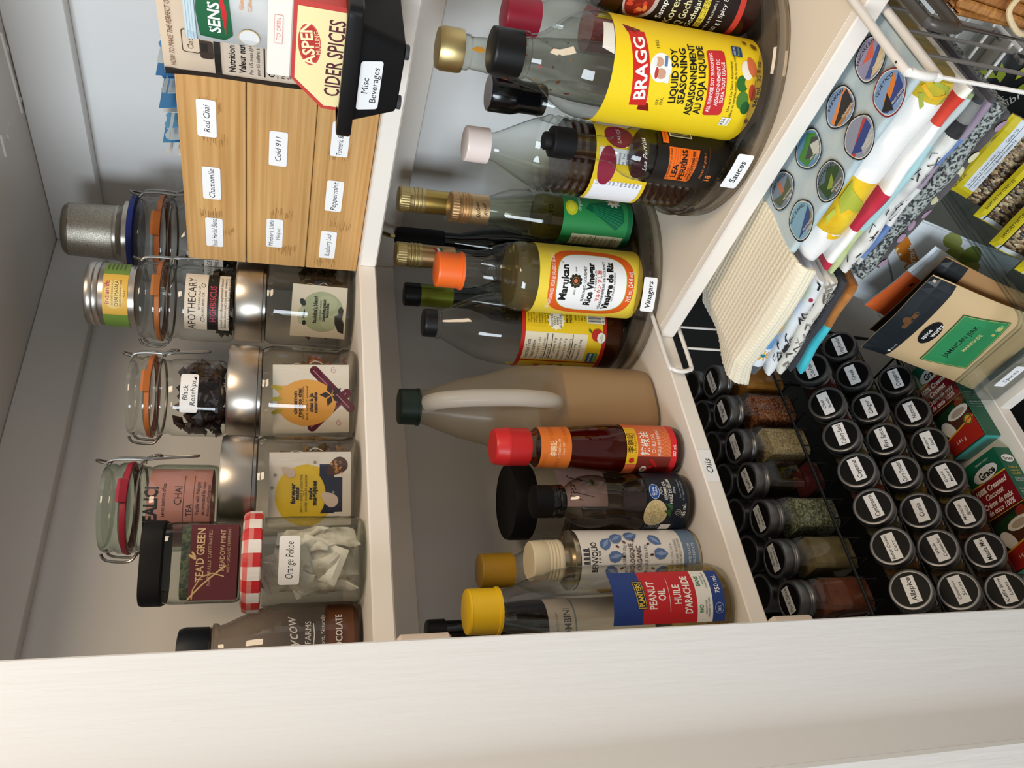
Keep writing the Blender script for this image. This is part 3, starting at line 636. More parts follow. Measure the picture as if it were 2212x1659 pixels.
def sesame():
    x, y = .380, .700
    t, f = vessel('sesame_oil_bottle', 'waisted sesame oil bottle with black cap and dark navy label', 'bottle', x, y, Z2)
    pr = [(.025, 0), (.029, .003), (.0302, .008), (.0302, .058), (.0292, .066), (.0262, .076), (.0248, .084), (.0256, .093), (.0276, .103), (.0282, .113), (.0265, .124), (.0215, .134), (.0165, .140), (.0150, .144), (.0150, .150)]
    shell(t, pr, clear('EDE9E4', '5E5650')); fill(t, pr, .060, mat('1E0F09', .12), 'oil')
    cap(t, .0172, .158, .1765, M_BLACKM, rib=.0005)
    MB().lathe([(.0165, .144), (.0180, .1455), (.0180, .149), (.0166, .1505), (.0176, .152), (.0176, .156), (.0165, .158)], M_BLACKG, 44).build('collar', t)
    P = Print(cyl(.0303, 0, f + .08)); P.rect(0, .0350, .15, .046, '0F1A2A')
    P.ell(-.016, .0490, .0155, .0135, 'D9C79A').ell(-.016, .0490, .0135, .0115, speck(('E6D6A8', 'D2BE8A', 'C4AE78'), 900)).poly([(-.020, .031), (-.012, .040), (-.011, .031)], '2F5A32').poly([(-.012, .030), (-.004, .039), (-.006, .030)], '3A6A3C')
    P.ell(.0085, .0500, .0085, .0060, 'E8EAF0').ell(.0085, .0500, .0080, .0055, '2556A8').text('Great', .0085, .0515, .0030, 'F4F6FA', w=.0095, bold=1).text('Value', .0085, .0482, .0028, 'F4F6FA', w=.009, bold=1)
    P.text('Pure', .009, .0425, .0036, 'E8E6E0', w=.009, shear=.4).text('SESAME OIL', .010, .0375, .0034, 'EDEBE6', w=.022, bold=1).rect(.010, .0345, .02, .0004, 'B9B7B0').text('HUILE DE SÉSAME', .010, .0315, .0034, 'EDEBE6', w=.029, bold=1).text('Pure', .010, .0270, .0030, 'E8E6E0', w=.008, shear=.4)
    P.text('185 mL', -.012, .0165, .0046, 'EDEBE6', w=.015, bold=1).ell(-.014, .0225, .0034, .0034, 'C9C9C4').ell(-.014, .0225, .0030, .0030, '0F1A2A').text('U', -.014, .0225, .0030, 'C9C9C4').text('Per 2 tsp (10 mL) 80 Cal', .010, .0170, .0020, 'B9BEC4', w=.022).text('Taste Color Tablespoon', .012, .0205, .0018, 'B9BEC4', w=.022)
    P.lines(['Ingredients: sesame oil', 'Ingrédients : huile', 'de sésame', 'Product of Canada'], -.036, .052, .0018, .0032, 'AEB6BE', al='l').rect(-.034, .0335, .010, .012, 'EDEBE6').build('label', t)
sesame()
def benv():
    x, y = .324, .7235
    t, f = vessel('flaxseed_oil_tin', 'white tin of flaxseed oil printed with blue petals, cream screw cap', 'tin', x, y, Z2)
    tin = mat('B9AE98', .25, .9)
    MB().lathe([(.0295, 0), (.0306, .001), (.0306, .0035), (.0300, .0045), (.0300, .1385), (.0306, .1395), (.0306, .1420), (.0296, .1425), (.0280, .1405), (.018, .1415), (.0175, .150), (0, .150)], tin, 64).build('can', t)
    p = [(.0205, .150), (.0212, .151)]
    for k in range(4): p += [(.0212, .154 + k * .0035), (.0204, .1555 + k * .0035), (.0212, .157 + k * .0035)]
    MB().lathe(p + [(.0208, .177), (.0205, .1815), (.019, .183), (0, .183)], mat('E6D8B8', .45), 56).build('cap', t)
    P = Print(cyl(.0301, 0, f + .02)); P.rect(0, .0715, .188, .130, 'EDE9E6').rect(0, .0125, .188, .018, '6F86A2')
    P.text('BENVOLIO', .002, .1220, .0064, '17171A', w=.031, bold=2).text('1938', .002, .1165, .0028, '17171A', w=.012)
    for k in range(4): P.rect(-.004 + k * .0042, .1305, .0030, .0045, '4A4A50').ell(-.004 + k * .0042, .1328, .0015, .0018, '4A4A50', n=10)
    P.rect(.0023, .1278, .018, .0008, '4A4A50')
    for u, v, ro in ((.016, .108, .9), (-.013, .103, -.5), (.002, .099, .2), (.019, .052, -.7), (-.014, .047, .5), (.004, .048, 0), (-.024, .075, .2), (.025, .078, .3), (.022, .095, .5), (-.020, .060, .1)):
        P.poly([(u + a * cos(ro) - b * sin(ro), v + a * sin(ro) + b * cos(ro)) for a, b in ((0, -.008), (.005, -.003), (.0058, .003), (.003, .0075), (-.003, .0075), (-.0058, .003), (-.005, -.003))], '5A76A8')
        P.poly([(u + a * cos(ro) - b * sin(ro), v + a * sin(ro) + b * cos(ro)) for a, b in ((0, -.007), (.0022, 0), (0, .007), (-.0022, 0))], '8AA2CC')
        P.ell(u * .75, .076 + (v - .076) * .62, .0022, .0012, '5A2A1C', atan2(v - .076, u), 10)
    P.text('FLAXSEED OIL', 0, .0905, .0034, '3A4A60', w=.028, arc=.03).text('BIOLOGIQUE', 0, .0815, .0052, '4A2A1E', w=.030, bold=1).text('ORGANIC', 0, .0735, .0052, '4A2A1E', w=.024, bold=1).text('HUILE DE LIN', 0, .0655, .0034, '3A4A60', w=.026)
    P.text('IDEAL FOR | IDÉAL POUR', 0, .0360, .0022, '4A4A50', w=.028).text('WHITE MEATS AND VEGETABLES', 0, .0305, .0026, '4A4A50', w=.038).text('VIANDES BLANCHES ET LÉGUMES', 0, .0262, .0026, '4A4A50', w=.040).text('DELICATE FLAVOR', 0, .0155, .0028, 'E6E9EE', w=.028).text('SAVEUR DÉLICATE', 0, .0105, .0028, 'E6E9EE', w=.028)
    P.build('label', t)
benv()
def peanut():
    x, y = .2605, .690
    t, f = vessel('peanut_oil_bottle', 'peanut oil bottle with yellow cap and red, white and blue label', 'bottle', x, y, Z2)
    R = .0390; pr = [(.030, 0), (.036, .004), (.0385, .012), (R, .02), (R, .148), (.0382, .162), (.0355, .178), (.0305, .195), (.0245, .212), (.0200, .224), (.0185, .230), (.0185, .2335)]
    shell(t, pr, G_CLEAR); fill(t, pr, .052, clear('F7ECC4', 'D6BE78', refl=.6, base=.05), 'oil')
    for k in range(8):
        a = k * pi / 4; MB().tube([(.012 * cos(a), .012 * sin(a), .006), (.028 * cos(a), .028 * sin(a), .010), (.036 * cos(a), .036 * sin(a), .024)], .0022, clear('F4E6B4', 'C4A75C', base=.1), 8).build('base_rib', t)
    cap(t, .0208, .2325, .2635, mat('F0C417', .4), rib=.0006, flare=.0010)
    P = Print(cyl(R, 0, f + .19)); v0, v1 = .0170, .1330
    P.rect(0, .075, .052, .116, '253F86').rect(0, .0740, .052, .058, 'C4242C').rect(0, .0385, .052, .0165, 'E9E7E2')
    P.poly([(-.012, .1085), (-.012, .0985), (.015, .1010), (.015, .1120)], '17304A').poly([(-.011, .1078), (-.011, .0993), (.0142, .1018), (.0142, .1112)], 'C9A03A').poly([(-.0102, .1070), (-.0102, .1001), (.0136, .1026), (.0136, .1104)], '14283E')
    P.text('PLANTERS', .0017, .1052, .0052, 'EBCB4E', w=.0215, rot=.09, bold=2)
    for s, v, w, h in (('PEANUT', .0930, .026, .0075), ('OIL', .0830, .011, .0075), ('HUILE', .0670, .018, .0075), ("D'ARACHIDE", .0560, .036, .0075)): P.text(s, .001, v, h, 'F7F1EC', w=w, bold=2)
    P.rect(.001, .0752, .032, .0005, 'F2DEDC').text('NO', -.013, .0425, .0042, '2E7A44', w=.007, bold=2).text('SANS', .013, .0425, .0042, '2E7A44', w=.011, bold=2).text('ADDITIVES', -.012, .0372, .0018, '2A5A3A', w=.013).text('PRESERVATIVES', -.012, .0342, .0018, '2A5A3A', w=.018).text('ADDITIF', .014, .0372, .0018, '2A5A3A', w=.010).text('CONSERVATEUR', .014, .0342, .0018, '2A5A3A', w=.018)
    P.text('750 mL', .010, .0235, .0052, 'EDEFF4', w=.019, bold=1).ell(-.013, .0235, .0052, .0048, 'AAB6CC').ell(-.013, .0235, .0047, .0043, '253F86').text('MK', -.013, .0235, .0036, 'AAB6CC', w=.005, bold=1)
    P.build('label', t)
peanut()
t, f = vessel('black_lid_jar', 'wide clear jar with large flat black lid behind the sesame oil', 'jar', .434, .800, Z2)
pr = [(.038, 0), (.0425, .004), (.0432, .01), (.0432, .125), (.041, .138), (.040, .146)]
shell(t, pr, G_CLEAR, name='jar_body'); fill(t, pr, .06, mat('5A4A3C', .6))
b = MB().lathe([(.0440, .146), (.0448, .147), (.0448, .169), (.0435, .1722)], M_BLACKM, 90, rib=.0004, caps=(True, False)); b.lathe([(.0435, .1722), (.0425, .1715), (0, .1715)], M_BLACKM, 60, caps=(False, False)); b.build('lid', t)
P = Print(cyl(.0432, 0, f + .45)); P.rect(0, .090, .05, .06, 'E2C6CC')
for k in range(7): P.line([(-.018 + k * .004, .075 + random.random() * .03), (-.012 + k * .004, .09 + random.random() * .02), (-.016 + k * .005, .106)], .0009, '2A2224')
P.ell(.004, .078, .004, .003, '6A8A4A'); P.build('label', t)
P = Print(cyl(.0432, 0, f - .75)); facts(P, 0, .085, .026, .055, '5E554C', '1C1815', 7); P.build('back_label', t)
t, f = vessel('yellow_cap_bottle', 'clear bottle with mustard yellow cap standing behind the cream-capped tin', 'bottle', .349, .802, Z2)
pr = [(.026, 0), (.030, .004), (.0305, .12), (.028, .145), (.020, .165), (.0165, .172), (.0165, .178)]
shell(t, pr, G_CLEAR); fill(t, pr, .07, clear('EAD9A4', 'B0944A', refl=.3), 'oil'); cap(t, .0190, .177, .215, mat('C29528', .42), rib=.0004)
t, f = vessel('olive_oil_bottle', 'dark olive oil bottle with pale label, seen through the peanut oil bottle', 'bottle', .288, .822, Z2)
R = .0315; pr = [(.027, 0), (.031, .004), (R, .01), (R, .175), (.028, .195), (.018, .215), (.0135, .225), (.0130, .262)]
MB().lathe(pr, clear('2C3226', '10130E'), 44, caps=(True, False)).build('bottle_body', t); cap(t, .0150, .255, .275, M_BLACK)
P = Print(cyl(R, 0, f)); P.rect(0, .085, .085, .125, 'D5CEC2').text('COLOMBINI', -.004, .1260, .0085, '4C5560', w=.050, bold=1).text('EXTRA VERGINE DI OLIVA', -.004, .138, .0030, '6A6A66', w=.040).rect(0, .1165, .085, .002, '8C96A2'); P.build('label', t)

# ------------------------------------------------------------------ tea shelf: clip-top jars, steel-lidded jars, tins
M_WIRE = mat('8E8C88', .3, 1)
def pillow(w, h, t, mt, nx=10, ny=10, crimp=.0, wob=.0, seed=0):
    """soft packet standing in its own xy plane, origin at the middle of the foot"""
    rnd = random.Random(seed); ph = [rnd.uniform(0, 6) for _ in range(6)]
    def Z(a, b):
        e = (1 - (2 * a - 1) ** 4) * (1 - (2 * b - 1) ** 6); return t / 2 * max(0, e) ** .6
    def wv(a, b): return wob * (sin(5 * a + ph[0] + 3 * b) + .7 * sin(9 * b + ph[1]) + .5 * sin(11 * a + ph[2]) * cos(7 * b + ph[3]))
    vs = []; fs = []
    for sgn in (1, -1):
        for j in range(ny + 1):
            for i in range(nx + 1):
                a, b = i / nx, j / ny; vs.append(((a - .5) * w * (1 - .03 * sin(pi * b)), b * h, sgn * Z(a, b) + wv(a, b) + sgn * .0004))
    n = (nx + 1) * (ny + 1)
    for k in (0, 1):
        for j in range(ny):
            for i in range(nx):
                q = [k * n + j * (nx + 1) + i, k * n + j * (nx + 1) + i + 1, k * n + (j + 1) * (nx + 1) + i + 1, k * n + (j + 1) * (nx + 1) + i]
                fs.append(tuple(q if k == 0 else q[::-1]))
    for i in range(nx):
        fs.append((i + 1, i, n + i, n + i + 1)); k = ny * (nx + 1); fs.append((k + i, k + i + 1, n + k + i + 1, n + k + i))
    for j in range(ny):
        a, b = j * (nx + 1), (j + 1) * (nx + 1); fs.append((a, b, n + b, n + a)); fs.append((b + nx, a + nx, n + a + nx, n + b + nx))
    mb = MB().add(vs, fs, mt)
    def S(u, v, hh):
        a = min(1, max(0, u / w + .5)) * nx; b = min(1, max(0, v / h)) * ny; i = min(nx - 1, int(a)); j = min(ny - 1, int(b)); a -= i; b -= j
        g = lambda p, q: Z(p / nx, q / ny) + wv(p / nx, q / ny)
        z = (g(i, j) * (1 - a) + g(i + 1, j) * a) * (1 - b) + (g(i, j + 1) * (1 - a) + g(i + 1, j + 1) * a) * b
        return (u * (1 - .03 * sin(pi * min(1, max(0, v / h)))), v, z + .0013 + hh)
    S.du = w / nx; S.dv = h / ny; S.o = (-w / 2, 0)
    return mb, S
def blobs(t, n, R, z0, z1, mt, s, name='contents', seed=1, rin=0, away=None):
    """a heap of dried pieces as one part"""
    rnd = random.Random(seed); mb = MB()
    for k in range(n):
        a = rnd.random() * 6.28; r = rin + (R - rin) * sqrt(rnd.random()); z = rnd.uniform(z0, z1); q = s * rnd.uniform(.6, 1.2)
        c = Vector((r * cos(a), r * sin(a), z))
        if away is not None and c.dot(away) > -.003: c -= away * (2 * max(0, c.dot(away)) + .006)
        M = Matrix.Rotation(rnd.random() * 6, 3, Vector((rnd.random(), rnd.random(), 1)).normalized())
        vs = [c + M @ Vector(p) * q for p in ((1, 0, 0), (-.9, .2, 0), (0, .8, .1), (.1, -.7, 0), (0, 0, .7), (0, .1, -.6))]
        mb.add(vs, [(0, 2, 4), (2, 1, 4), (1, 3, 4), (3, 0, 4), (2, 0, 5), (1, 2, 5), (3, 1, 5), (0, 3, 5)], mt if not isinstance(mt, list) else rnd.choice(mt))
    o = mb.build(name, t); o['kind'] = 'stuff'; return o
def swing(label, x, y, z0, R, H, gasket, g, side=1.5, hinge=True):
    t, f = vessel('clip_top_jar', label, 'jar', x, y, z0, 'clip-top jars on the tea shelf')
    k = H / .1
    pr = [(R * .90, 0), (R * .985, .004 * k), (R, .010 * k), (R, .050 * k), (R * .985, .056 * k), (R * .93, .061 * k), (R * .95, .063 * k), (R * .95, .066 * k), (R * .92, .067 * k), (R * .95, .0695 * k), (R * 1.0, .071 * k), (R * 1.02, .073 * k), (R * 1.02, .0755 * k)]
    shell(t, pr, g, name='jar_body')
    gk = MB().lathe([(R * .90, .0757 * k), (R * 1.055, .0757 * k), (R * 1.06, .078 * k), (R * 1.03, .0806 * k), (R * .90, .0806 * k)], mat(gasket, .5), 56, caps=(False, False))
    a0 = f + .35
    gk.loft([[(r * cos(a0 + d), r * sin(a0 + d), z * k) for d in (-.24, -.10, .10, .24)] for r, z in ((R * 1.03, .0765), (R * 1.11, .0755), (R * 1.16, .0815), (R * 1.13, .084), (R * 1.04, .0806))], mat(gasket, .5), (False, False), close=False)
    gk.build('gasket', t)
    MB().lathe([(R * 1.03, .0808 * k), (R * 1.03, .0850 * k), (R * .985, .0875 * k), (R * .97, .090 * k), (R * 1.0, .0925 * k), (R * 1.0, .0965 * k), (R * .96, .0995 * k), (R * .90, .1 * k), (R * .86, .0965 * k), (0, .0965 * k)], g, 56, caps=(False, False)).build('lid', t)
    MB().lathe([(R * .88, .0735 * k), (R * .88, .0830 * k), (0, .0845 * k)], g, 40, caps=(False, False)).build('lid_plug', t)
    a = f + side; er = Vector((cos(a), sin(a), 0)); et = Vector((-sin(a), cos(a), 0)); w = .0013
    MB().tube([(R * .955 * cos(q), R * .955 * sin(q), .0685 * k) for q in [2 * pi * i / 40 for i in range(40)]], w, M_WIRE, 8, True).build('neck_wire', t)
    def P(r, s, z): return er * (R * r) + et * s + Vector((0, 0, z * k))
    for s in (-.011, .011):
        MB().tube(smooth_path([P(1.0, s, .0985), P(1.10, s, .094), P(1.13, s, .080), P(1.12, s, .066), P(1.14, s, .058), P(1.19, s * .8, .054), P(1.20, s * .5, .059), P(1.14, s * .6, .064)], 5), w, M_WIRE, 8).build('latch_wire', t)
    MB().tube(smooth_path([P(1.02, -.011, .0975), P(1.06, -.006, .106), P(1.08, 0, .108), P(1.06, .006, .106), P(1.02, .011, .0975)], 4), w, M_WIRE, 8).build('bail_loop', t)
    MB().tube(smooth_path([P(.99, -.012, .0685), P(1.12, -.012, .066), P(1.16, -.010, .050), P(1.20, -.006, .025), P(1.21, 0, .020), P(1.20, .006, .025), P(1.16, .010, .050), P(1.12, .012, .066), P(.99, .012, .0685)], 5), w, M_WIRE, 8).build('lever', t)
    if hinge:
        a2 = a + pi; er2 = Vector((cos(a2), sin(a2), 0)); et2 = Vector((-sin(a2), cos(a2), 0))
        for s in (-.012, .012):
            MB().tube(smooth_path([er2 * (R * .99) + et2 * s + Vector((0, 0, .099 * k)), er2 * (R * 1.14) + et2 * s + Vector((0, 0, .094 * k)), er2 * (R * 1.17) + et2 * s + Vector((0, 0, .075 * k)), er2 * (R * .97) + et2 * s + Vector((0, 0, .0685 * k))], 4), w, M_WIRE, 8).build('hinge_wire', t)
    return t, f, pr
def steel_jar(label, x, y, tea, seed, card=None):
    t, f = vessel('steel_lid_jar', label, 'jar', x, y, Z1, 'steel-lidded glass tea jars')
    R = .0500; pr = [(.044, 0), (.0485, .003), (R, .009), (R, .088), (.0485, .094), (.0462, .0975), (.0462, .101)]
    shell(t, pr, clear('F6F5F0', '8E8F88'), name='jar_body')
    MB().lathe([(.0480, .1015), (.0492, .1018), (.0495, .104), (.0495, .1285), (.0480, .1308), (.0460, .1312), (0, .1312)], M_STEEL, 72).build('lid', t)
    MB().lathe([(.0466, .098), (.0485, .0985), (.0485, .1012), (.0466, .1014)], M_CHROME, 48, caps=(False, False)).build('lid_band', t)
    if tea: blobs(t, 110, .040, .012, .055, [mat(c, .85) for c in tea], .008, seed=seed, away=Vector((cos(f), sin(f), 0)) if card else None)
    # the flat pouch card stands inside, facing out
    if card:
        name, lab, w, h, du, paint, tilt = card
        d = Vector((cos(f), sin(f), 0)); rt = Vector((-sin(f), cos(f), 0)); O = Vector((x, y, Z1)) + d * .0245 + rt * du + Vector((0, 0, .008))
        c = thing('tea_pouch', lab, 'tea pouch', None, M=frame(O, rt * cos(tilt) + Vector((0, 0, sin(tilt))), Vector((0, 0, cos(tilt))) - rt * sin(tilt)))
        MB().bev((-w / 2, 0, -.0012), (w / 2, h, 0), mat('EFE8E0', .5), .0004).build('pouch', c)
        P = Print(flat((0, 0, 0), (1, 0, 0), (0, 1, 0)), .0002); paint(P, w, h); P.build('print', c)
        pb, S = pillow(w * .9, h * .86, .012, clear('C9BCA4', '8A7A60', refl=.6, rough=.1, opaque=.35), wob=.0012, seed=seed); o = pb.build('sachet', c); o.location = (.006 if du < 0 else -.004, .001, -.0095)
        MB().tube(smooth_path([(w * .3, h * .75, -.004), (w * .45, h * .78, -.006), (w * .52, h * .7, -.007), (w * .5, h * .55, -.008), (w * .56, h * .45, -.008), (w * .52, h * .35, -.006)], 5), .0005, mat('EDE8DC', .7), 6).build('string', c)
    return t
def art_nuts(P, w, h):
    P.rect(0, h / 2, w, h, 'E6E0DC')
    P.ell(-.006, h * .55, .030, .027, 'E3BF2C').rect(0, h * .30, .048, .014, '1F2644').rect(-.006, h * .19, .034, .013, '1F2644').ell(.008, h * .36, .010, .003, '1F2644')
    P.ell(-.006, h * .62, .028, .024, 'E8C732')
    pts = lambda u, v, a, b, r: [(u + a * cos(q) * cos(r) - b * sin(q) * (1 - .4 * cos(q)) * sin(r), v + a * cos(q) * sin(r) + b * sin(q) * (1 - .4 * cos(q)) * cos(r)) for q in [2 * pi * k / 18 for k in range(18)]]
    P.poly(pts(.021, h * .18, .0115, .0075, 2.2), '4A2A18')
    for k in range(14): P.ell(.021 + random.uniform(-.006, .006), h * .18 + random.uniform(-.006, .006), .0016, .0012, random.choice(['A9713A', 'C08A52', '7A4A26']), random.random() * 3, 8)
    P.poly(pts(.017, h * .77, .0075, .0042, 1.0), 'D5C2BA').poly(pts(-.010, h * .27, .0095, .006, .9), 'D8C6BE')
    for u, v in ((.014, .93), (.002, .96), (.026, .45), (-.004, .22)): P.poly([(u + (.0022 if k % 2 == 0 else .001) * cos(k * pi / 5), h * v + (.0022 if k % 2 == 0 else .001) * sin(k * pi / 5)) for k in range(10)], '9C9692')
    for s, v, hh, ww, b in (('forever', .715, .0042, .020, 3), ('nuts', .665, .0038, .012, 3), ('NUTTY, SWEET & ADDICTIVE', .61, .0020, .036, 0), ('•••', .585, .0012, .004, 0), ('GOÛTÉ, SUCRÉ ET ADDICTIF', .555, .0020, .036, 0), ('noix', .505, .0038, .012, 3), ('magiques', .455, .0042, .024, 3)): P.text(s, -.004, h * v, hh, '23222A', w=ww, bold=b)
def art_chai(P, w, h):
    P.rect(0, h / 2, w, h, 'E9E0D6')
    for u, v, r, L in ((-.012, h * .26, 2.35, .060), (.010, h * .22, .75, .064)):
        P.rrect(u, v, L, .0095, .0045, '5E1830', r); P.rrect(u, v + .001, L * .86, .0010, .0004, 'B77A92', r)
    for u, v in ((.030, h * .20), (-.026, h * .13)):
        P.line([(u + (.0036 - k * .00024) * cos(k * .6), v + (.0036 - k * .00024) * sin(k * .6)) for k in range(14)], .0007, 'C895A8')
    P.ell(-.004, h * .56, .0245, .030, 'EBA94E').poly([(-.020, h * .72), (-.014, h * .96), (-.010, h * .97), (.004, h * .90), (.010, h * .97), (.014, h * .95), (.014, h * .72)], 'EBAE54')
    for u, r in ((-.013, .3), (.000, 0), (.012, -.25)): P.ell(u, h * .95, .0022, .006, 'C9B233', r)
    for k in range(5): a = k * 2 * pi / 5 + .3; P.poly([(.004 + q * cos(a) - s * sin(a), h * .235 + q * sin(a) + s * cos(a)) for q, s in ((.0008, 0), (.006, .0032), (.0125, 0), (.006, -.0032))], '2E2224')
    for s, v, hh, ww, b in (('cinnamon', .715, .0040, .024, 3), ('rooibos chai', .655, .0038, .030, 3), ('SPICY, SWEET & SOOTHING', .61, .0018, .034, 0), ('ÉPICÉ, SUCRÉ ET APAISANT', .555, .0018, .036, 0), ('chai à la', .505, .0038, .020, 3), ('cannelle', .450, .0040, .022, 3)): P.text(s, -.004, h * v, hh, '3A2A2E', w=ww, bold=b)
def art_blend(P, w, h):
    P.rect(0, h / 2, w, h, 'DED6C8').ell(0, h * .44, .0235, .0245, 'A9B496').ell(-.006, h * .82, .010, .004, 'B9C2A6').ell(.010, h * .36, .009, .012, 'B6BFA2').ell(-.012, h * .3, .008, .010, 'B6BFA2')
    P.poly([(-.010, h * .78), (-.004, h * .80), (.002, h * .76), (-.004, h * .74)], '23272C').ell(.0095, h * .80, .0045, .003, '23272C', .5).poly([(.006, h * .82), (.013, h * .86), (.012, h * .80)], '23272C').ell(-.014, h * .76, .003, .0022, '23272C')
    P.poly([(-.024, h * .03), (-.022, h * .13), (-.013, h * .20), (-.004, h * .21), (-.002, h * .14), (.004, h * .15), (.008, h * .10), (.004, h * .05), (-.006, h * .07), (-.012, h * .03)], '2A2826')
    for s, v, hh, ww, b in (("buddha's blend", .575, .0040, .031, 3), ('SOOTHING FLORAL WHITE', .535, .0018, .026, 0), ('THÉ FLORAL APAISANT', .475, .0018, .024, 0), ('bienheureux', .415, .0040, .026, 3), ('bouddha', .355, .0040, .017, 3)): P.text(s, .002, h * v, hh, '2A2E2C', w=ww, bold=b)
steel_jar('steel-lidded glass jar with the yellow moon pouch, under the pink-gasket jar', .411, .724, ['6A4A30', '8A6A42', '4A3424', 'A07A4A'], 3, ('n', 'white tea pouch printed with a yellow moon and nuts', .072, .078, -.002, art_nuts, radians(1.5)))
steel_jar('steel-lidded glass jar with the orange pear pouch, under the black rosehips jar', .522, .719, ['8A4A20', '6E3818', 'A0602C'], 4, ('c', 'white tea pouch printed with an orange pear and cinnamon sticks', .072, .078, -.0035, art_chai, radians(2.5)))
steel_jar('steel-lidded glass jar with the small pale green pouch, beside the bamboo box', .657, .7235, ['5A4430', '43362A'], 5, ('b', 'pale tea pouch printed with a sage green circle', .060, .062, -.0085, art_blend, radians(-1)))
steel_jar('steel-lidded glass jar hidden behind the bamboo box under the blue-topped jar', .782, .764, ['4A3A2A', '5E4A34'], 6)
ZB = Z1 + .1318
# pink chai
t, f, pr = swing('clip-top jar with crimson gasket and pink tea pouch inside', .393, .736, ZB, .0415, .1015, '9E1A33', G_GREEN, 1.45)
q = thing('chai_pouch', 'pink chai tea pouch standing inside the crimson-gasket jar', 'tea pouch', (.393, .736, ZB + .004)); rr = .0370
sh = MB().lathe([(rr, .002), (rr, .0565)], mat('D98F8C', .6), 48, caps=(False, False)); sh.build('pouch', q)
P = Print(cyl(rr, 0, f + .1), .0003)
P.text('TEALICI', -.004, .0535, .0110, '1C1618', w=.040, bold=3).text('seven summits of tea', .004, .0430, .0036, '2A1C1E', w=.032).text('CHAI', .008, .0305, .0066, '3A2024', w=.018).rect(0, .0255, .06, .0004, '7A3A3C').text('TEA', -.006, .0205, .0050, '3A2024', w=.011).rect(0, .0170, .06, .0004, '7A3A3C').text('Vanilla with Malagasy', .006, .0135, .0034, '3A2024', w=.032).text('accentuated by mace', .006, .0085, .0032, '3A2024', w=.032).text('Product of Madagascar', .004, .004, .0026, '3A2024', w=.030)
P.build('print', q)
# rosehips
t, f, pr = swing('clip-top jar of black rosehips with orange gasket', .513, .721, ZB, .0402, .0925, 'B5652A', G_CLEAR, 1.45)
blobs(t, 210, .0355, .004, .034, [mat('140F10', .35), mat('1E1214', .4), mat('2A1712', .4)], .0085, seed=9)
blobs(t, 60, .036, .02, .046, [mat('3E2416', .5), mat('2C1812', .45)], .008, name='contents_top', seed=10, rin=.018)
o = sticker(cyl(.0402, .034, f + .12), .040, .0165, ['Black', 'Rosehips'], 'sticker', t, th=.0050); o['label'] = 'white label reading Black Rosehips'
# apothecary
t, f, pr = swing('clip-top jar with orange gasket and old-style black and cream label', .645, .7215, ZB + .0005, .0428, .0985, 'A8642E', G_CLEAR, 1.5)
blobs(t, 70, .037, .004, .02, [mat('3A4030', .8), mat('1E2018', .8), mat('564A3A', .8)], .010, seed=12)
P = Print(cyl(.0429, 0, f + .05), .0003); P.rect(0, .0265, .066, .046, 'D9CCBA').rect(0, .0205, .066, .0115, '1C1917')
P.text('APOTHECARY', -.003, .0420, .0080, '1F1B18', w=.060).text('BOTANICALS OF', .004, .0345, .0024, '2A2622', w=.026).text('PORTLAND, OR', -.003, .0305, .0026, '2A2622', w=.026)
for u in (-.020, .018): P.line([(u + .003 * cos(k * .5) * (1 - k * .04), .0305 + .0026 * sin(k * .5) * (1 - k * .04)) for k in range(13)], .0006, '2A2622')
P.text('HIGHBISCUS', -.002, .0205, .0066, 'B53A48', w=.040, bold=1).lines(['a much more flavour-augmented blend of', 'hibiscus, lemon peel, rose petals, cranberry,', 'orange & lemon for a delicious hot or iced'], 0, .0118, .0026, .0038, '2A2622', shear=.3, w=.058)
P.build('label', t)
t, f = vessel('spice_tin', 'small round tin with yellow and green label on top of a clip-top jar', 'tin', .648, .7205, ZB + .1005)
tin = mat('B5AEA6', .3, 1)
MB().lathe([(.0330, 0), (.0342, .0012), (.0342, .036), (.0338, .037)], tin, 64).build('tin_body', t)
MB().lathe([(.0345, .0368), (.0350, .0375), (.0350, .0415), (.0344, .0422), (.0350, .043), (.0350, .0490), (.0340, .0503), (.0325, .0505), (0, .0500)], tin, 64).build('lid', t)
P = Print(cyl(.0343, 0, f + .05)); P.rect(0, .0195, .16, .0245, '71903A').rect(-.001, .0195, .046, .0245, 'DDB04A').ell(-.001, .0205, .016, .0095, 'E6C878')
P.text('indianlife', .001, .0275, .0048, 'A8285A', w=.025, bold=1).text('GOURMET INDIAN SPICES', .001, .0222, .0017, '5A3A1E', w=.028).text('CHAI MASALA', .000, .0182, .0036, '3A2A1A', w=.028).text('ÉPICES INDIENNES FINES', .001, .0142, .0017, '5A3A1E', w=.028).text('42.5 g', .000, .0108, .0018, '5A3A1E', w=.007)
for k in range(5): P.text('INGREDIENTS: spices', .040, .0285 - k * .004, .0018, '2A3A16', w=.022)
P.build('label', t)
# blue-topped jar with infuser
t, f, pr = swing('large clip-top jar capped by a blue disc, behind the bamboo box', .782, .7630, ZB + .0005, .0540, .1200, 'B9662A', G_CLEAR, 1.35)
blobs(t, 160, .047, .004, .040, [mat('2E2A1E', .8), mat('443C28', .8), mat('1C1812', .8), mat('5A4A34', .8)], .010, seed=15)
P = Print(cyl(.0542, 0, f - .25), .0003); P.rect(-.014, .030, .036, .022, 'E2E4E6').text('ORANGE G', -.014, .0345, .0056, '26282C', w=.030).text('RASPBERRY L', -.014, .0265, .0050, '26282C', w=.032)
P.text('LE PARFAIT SUPER', .012, .0500, .0050, 'B9BAB8', w=.050).text('MADE IN FRANCE', .012, .0585, .0030, 'C6C6C4', w=.040).text('UNTIL THE LID', .014, .0435, .0030, 'C6C6C4', w=.036); P.build('label', t)
t2, f2 = vessel('silicone_lid', 'blue silicone disc between the large clip-top jar and the steel infuser', 'lid', .784, .7615, ZB + .1215)
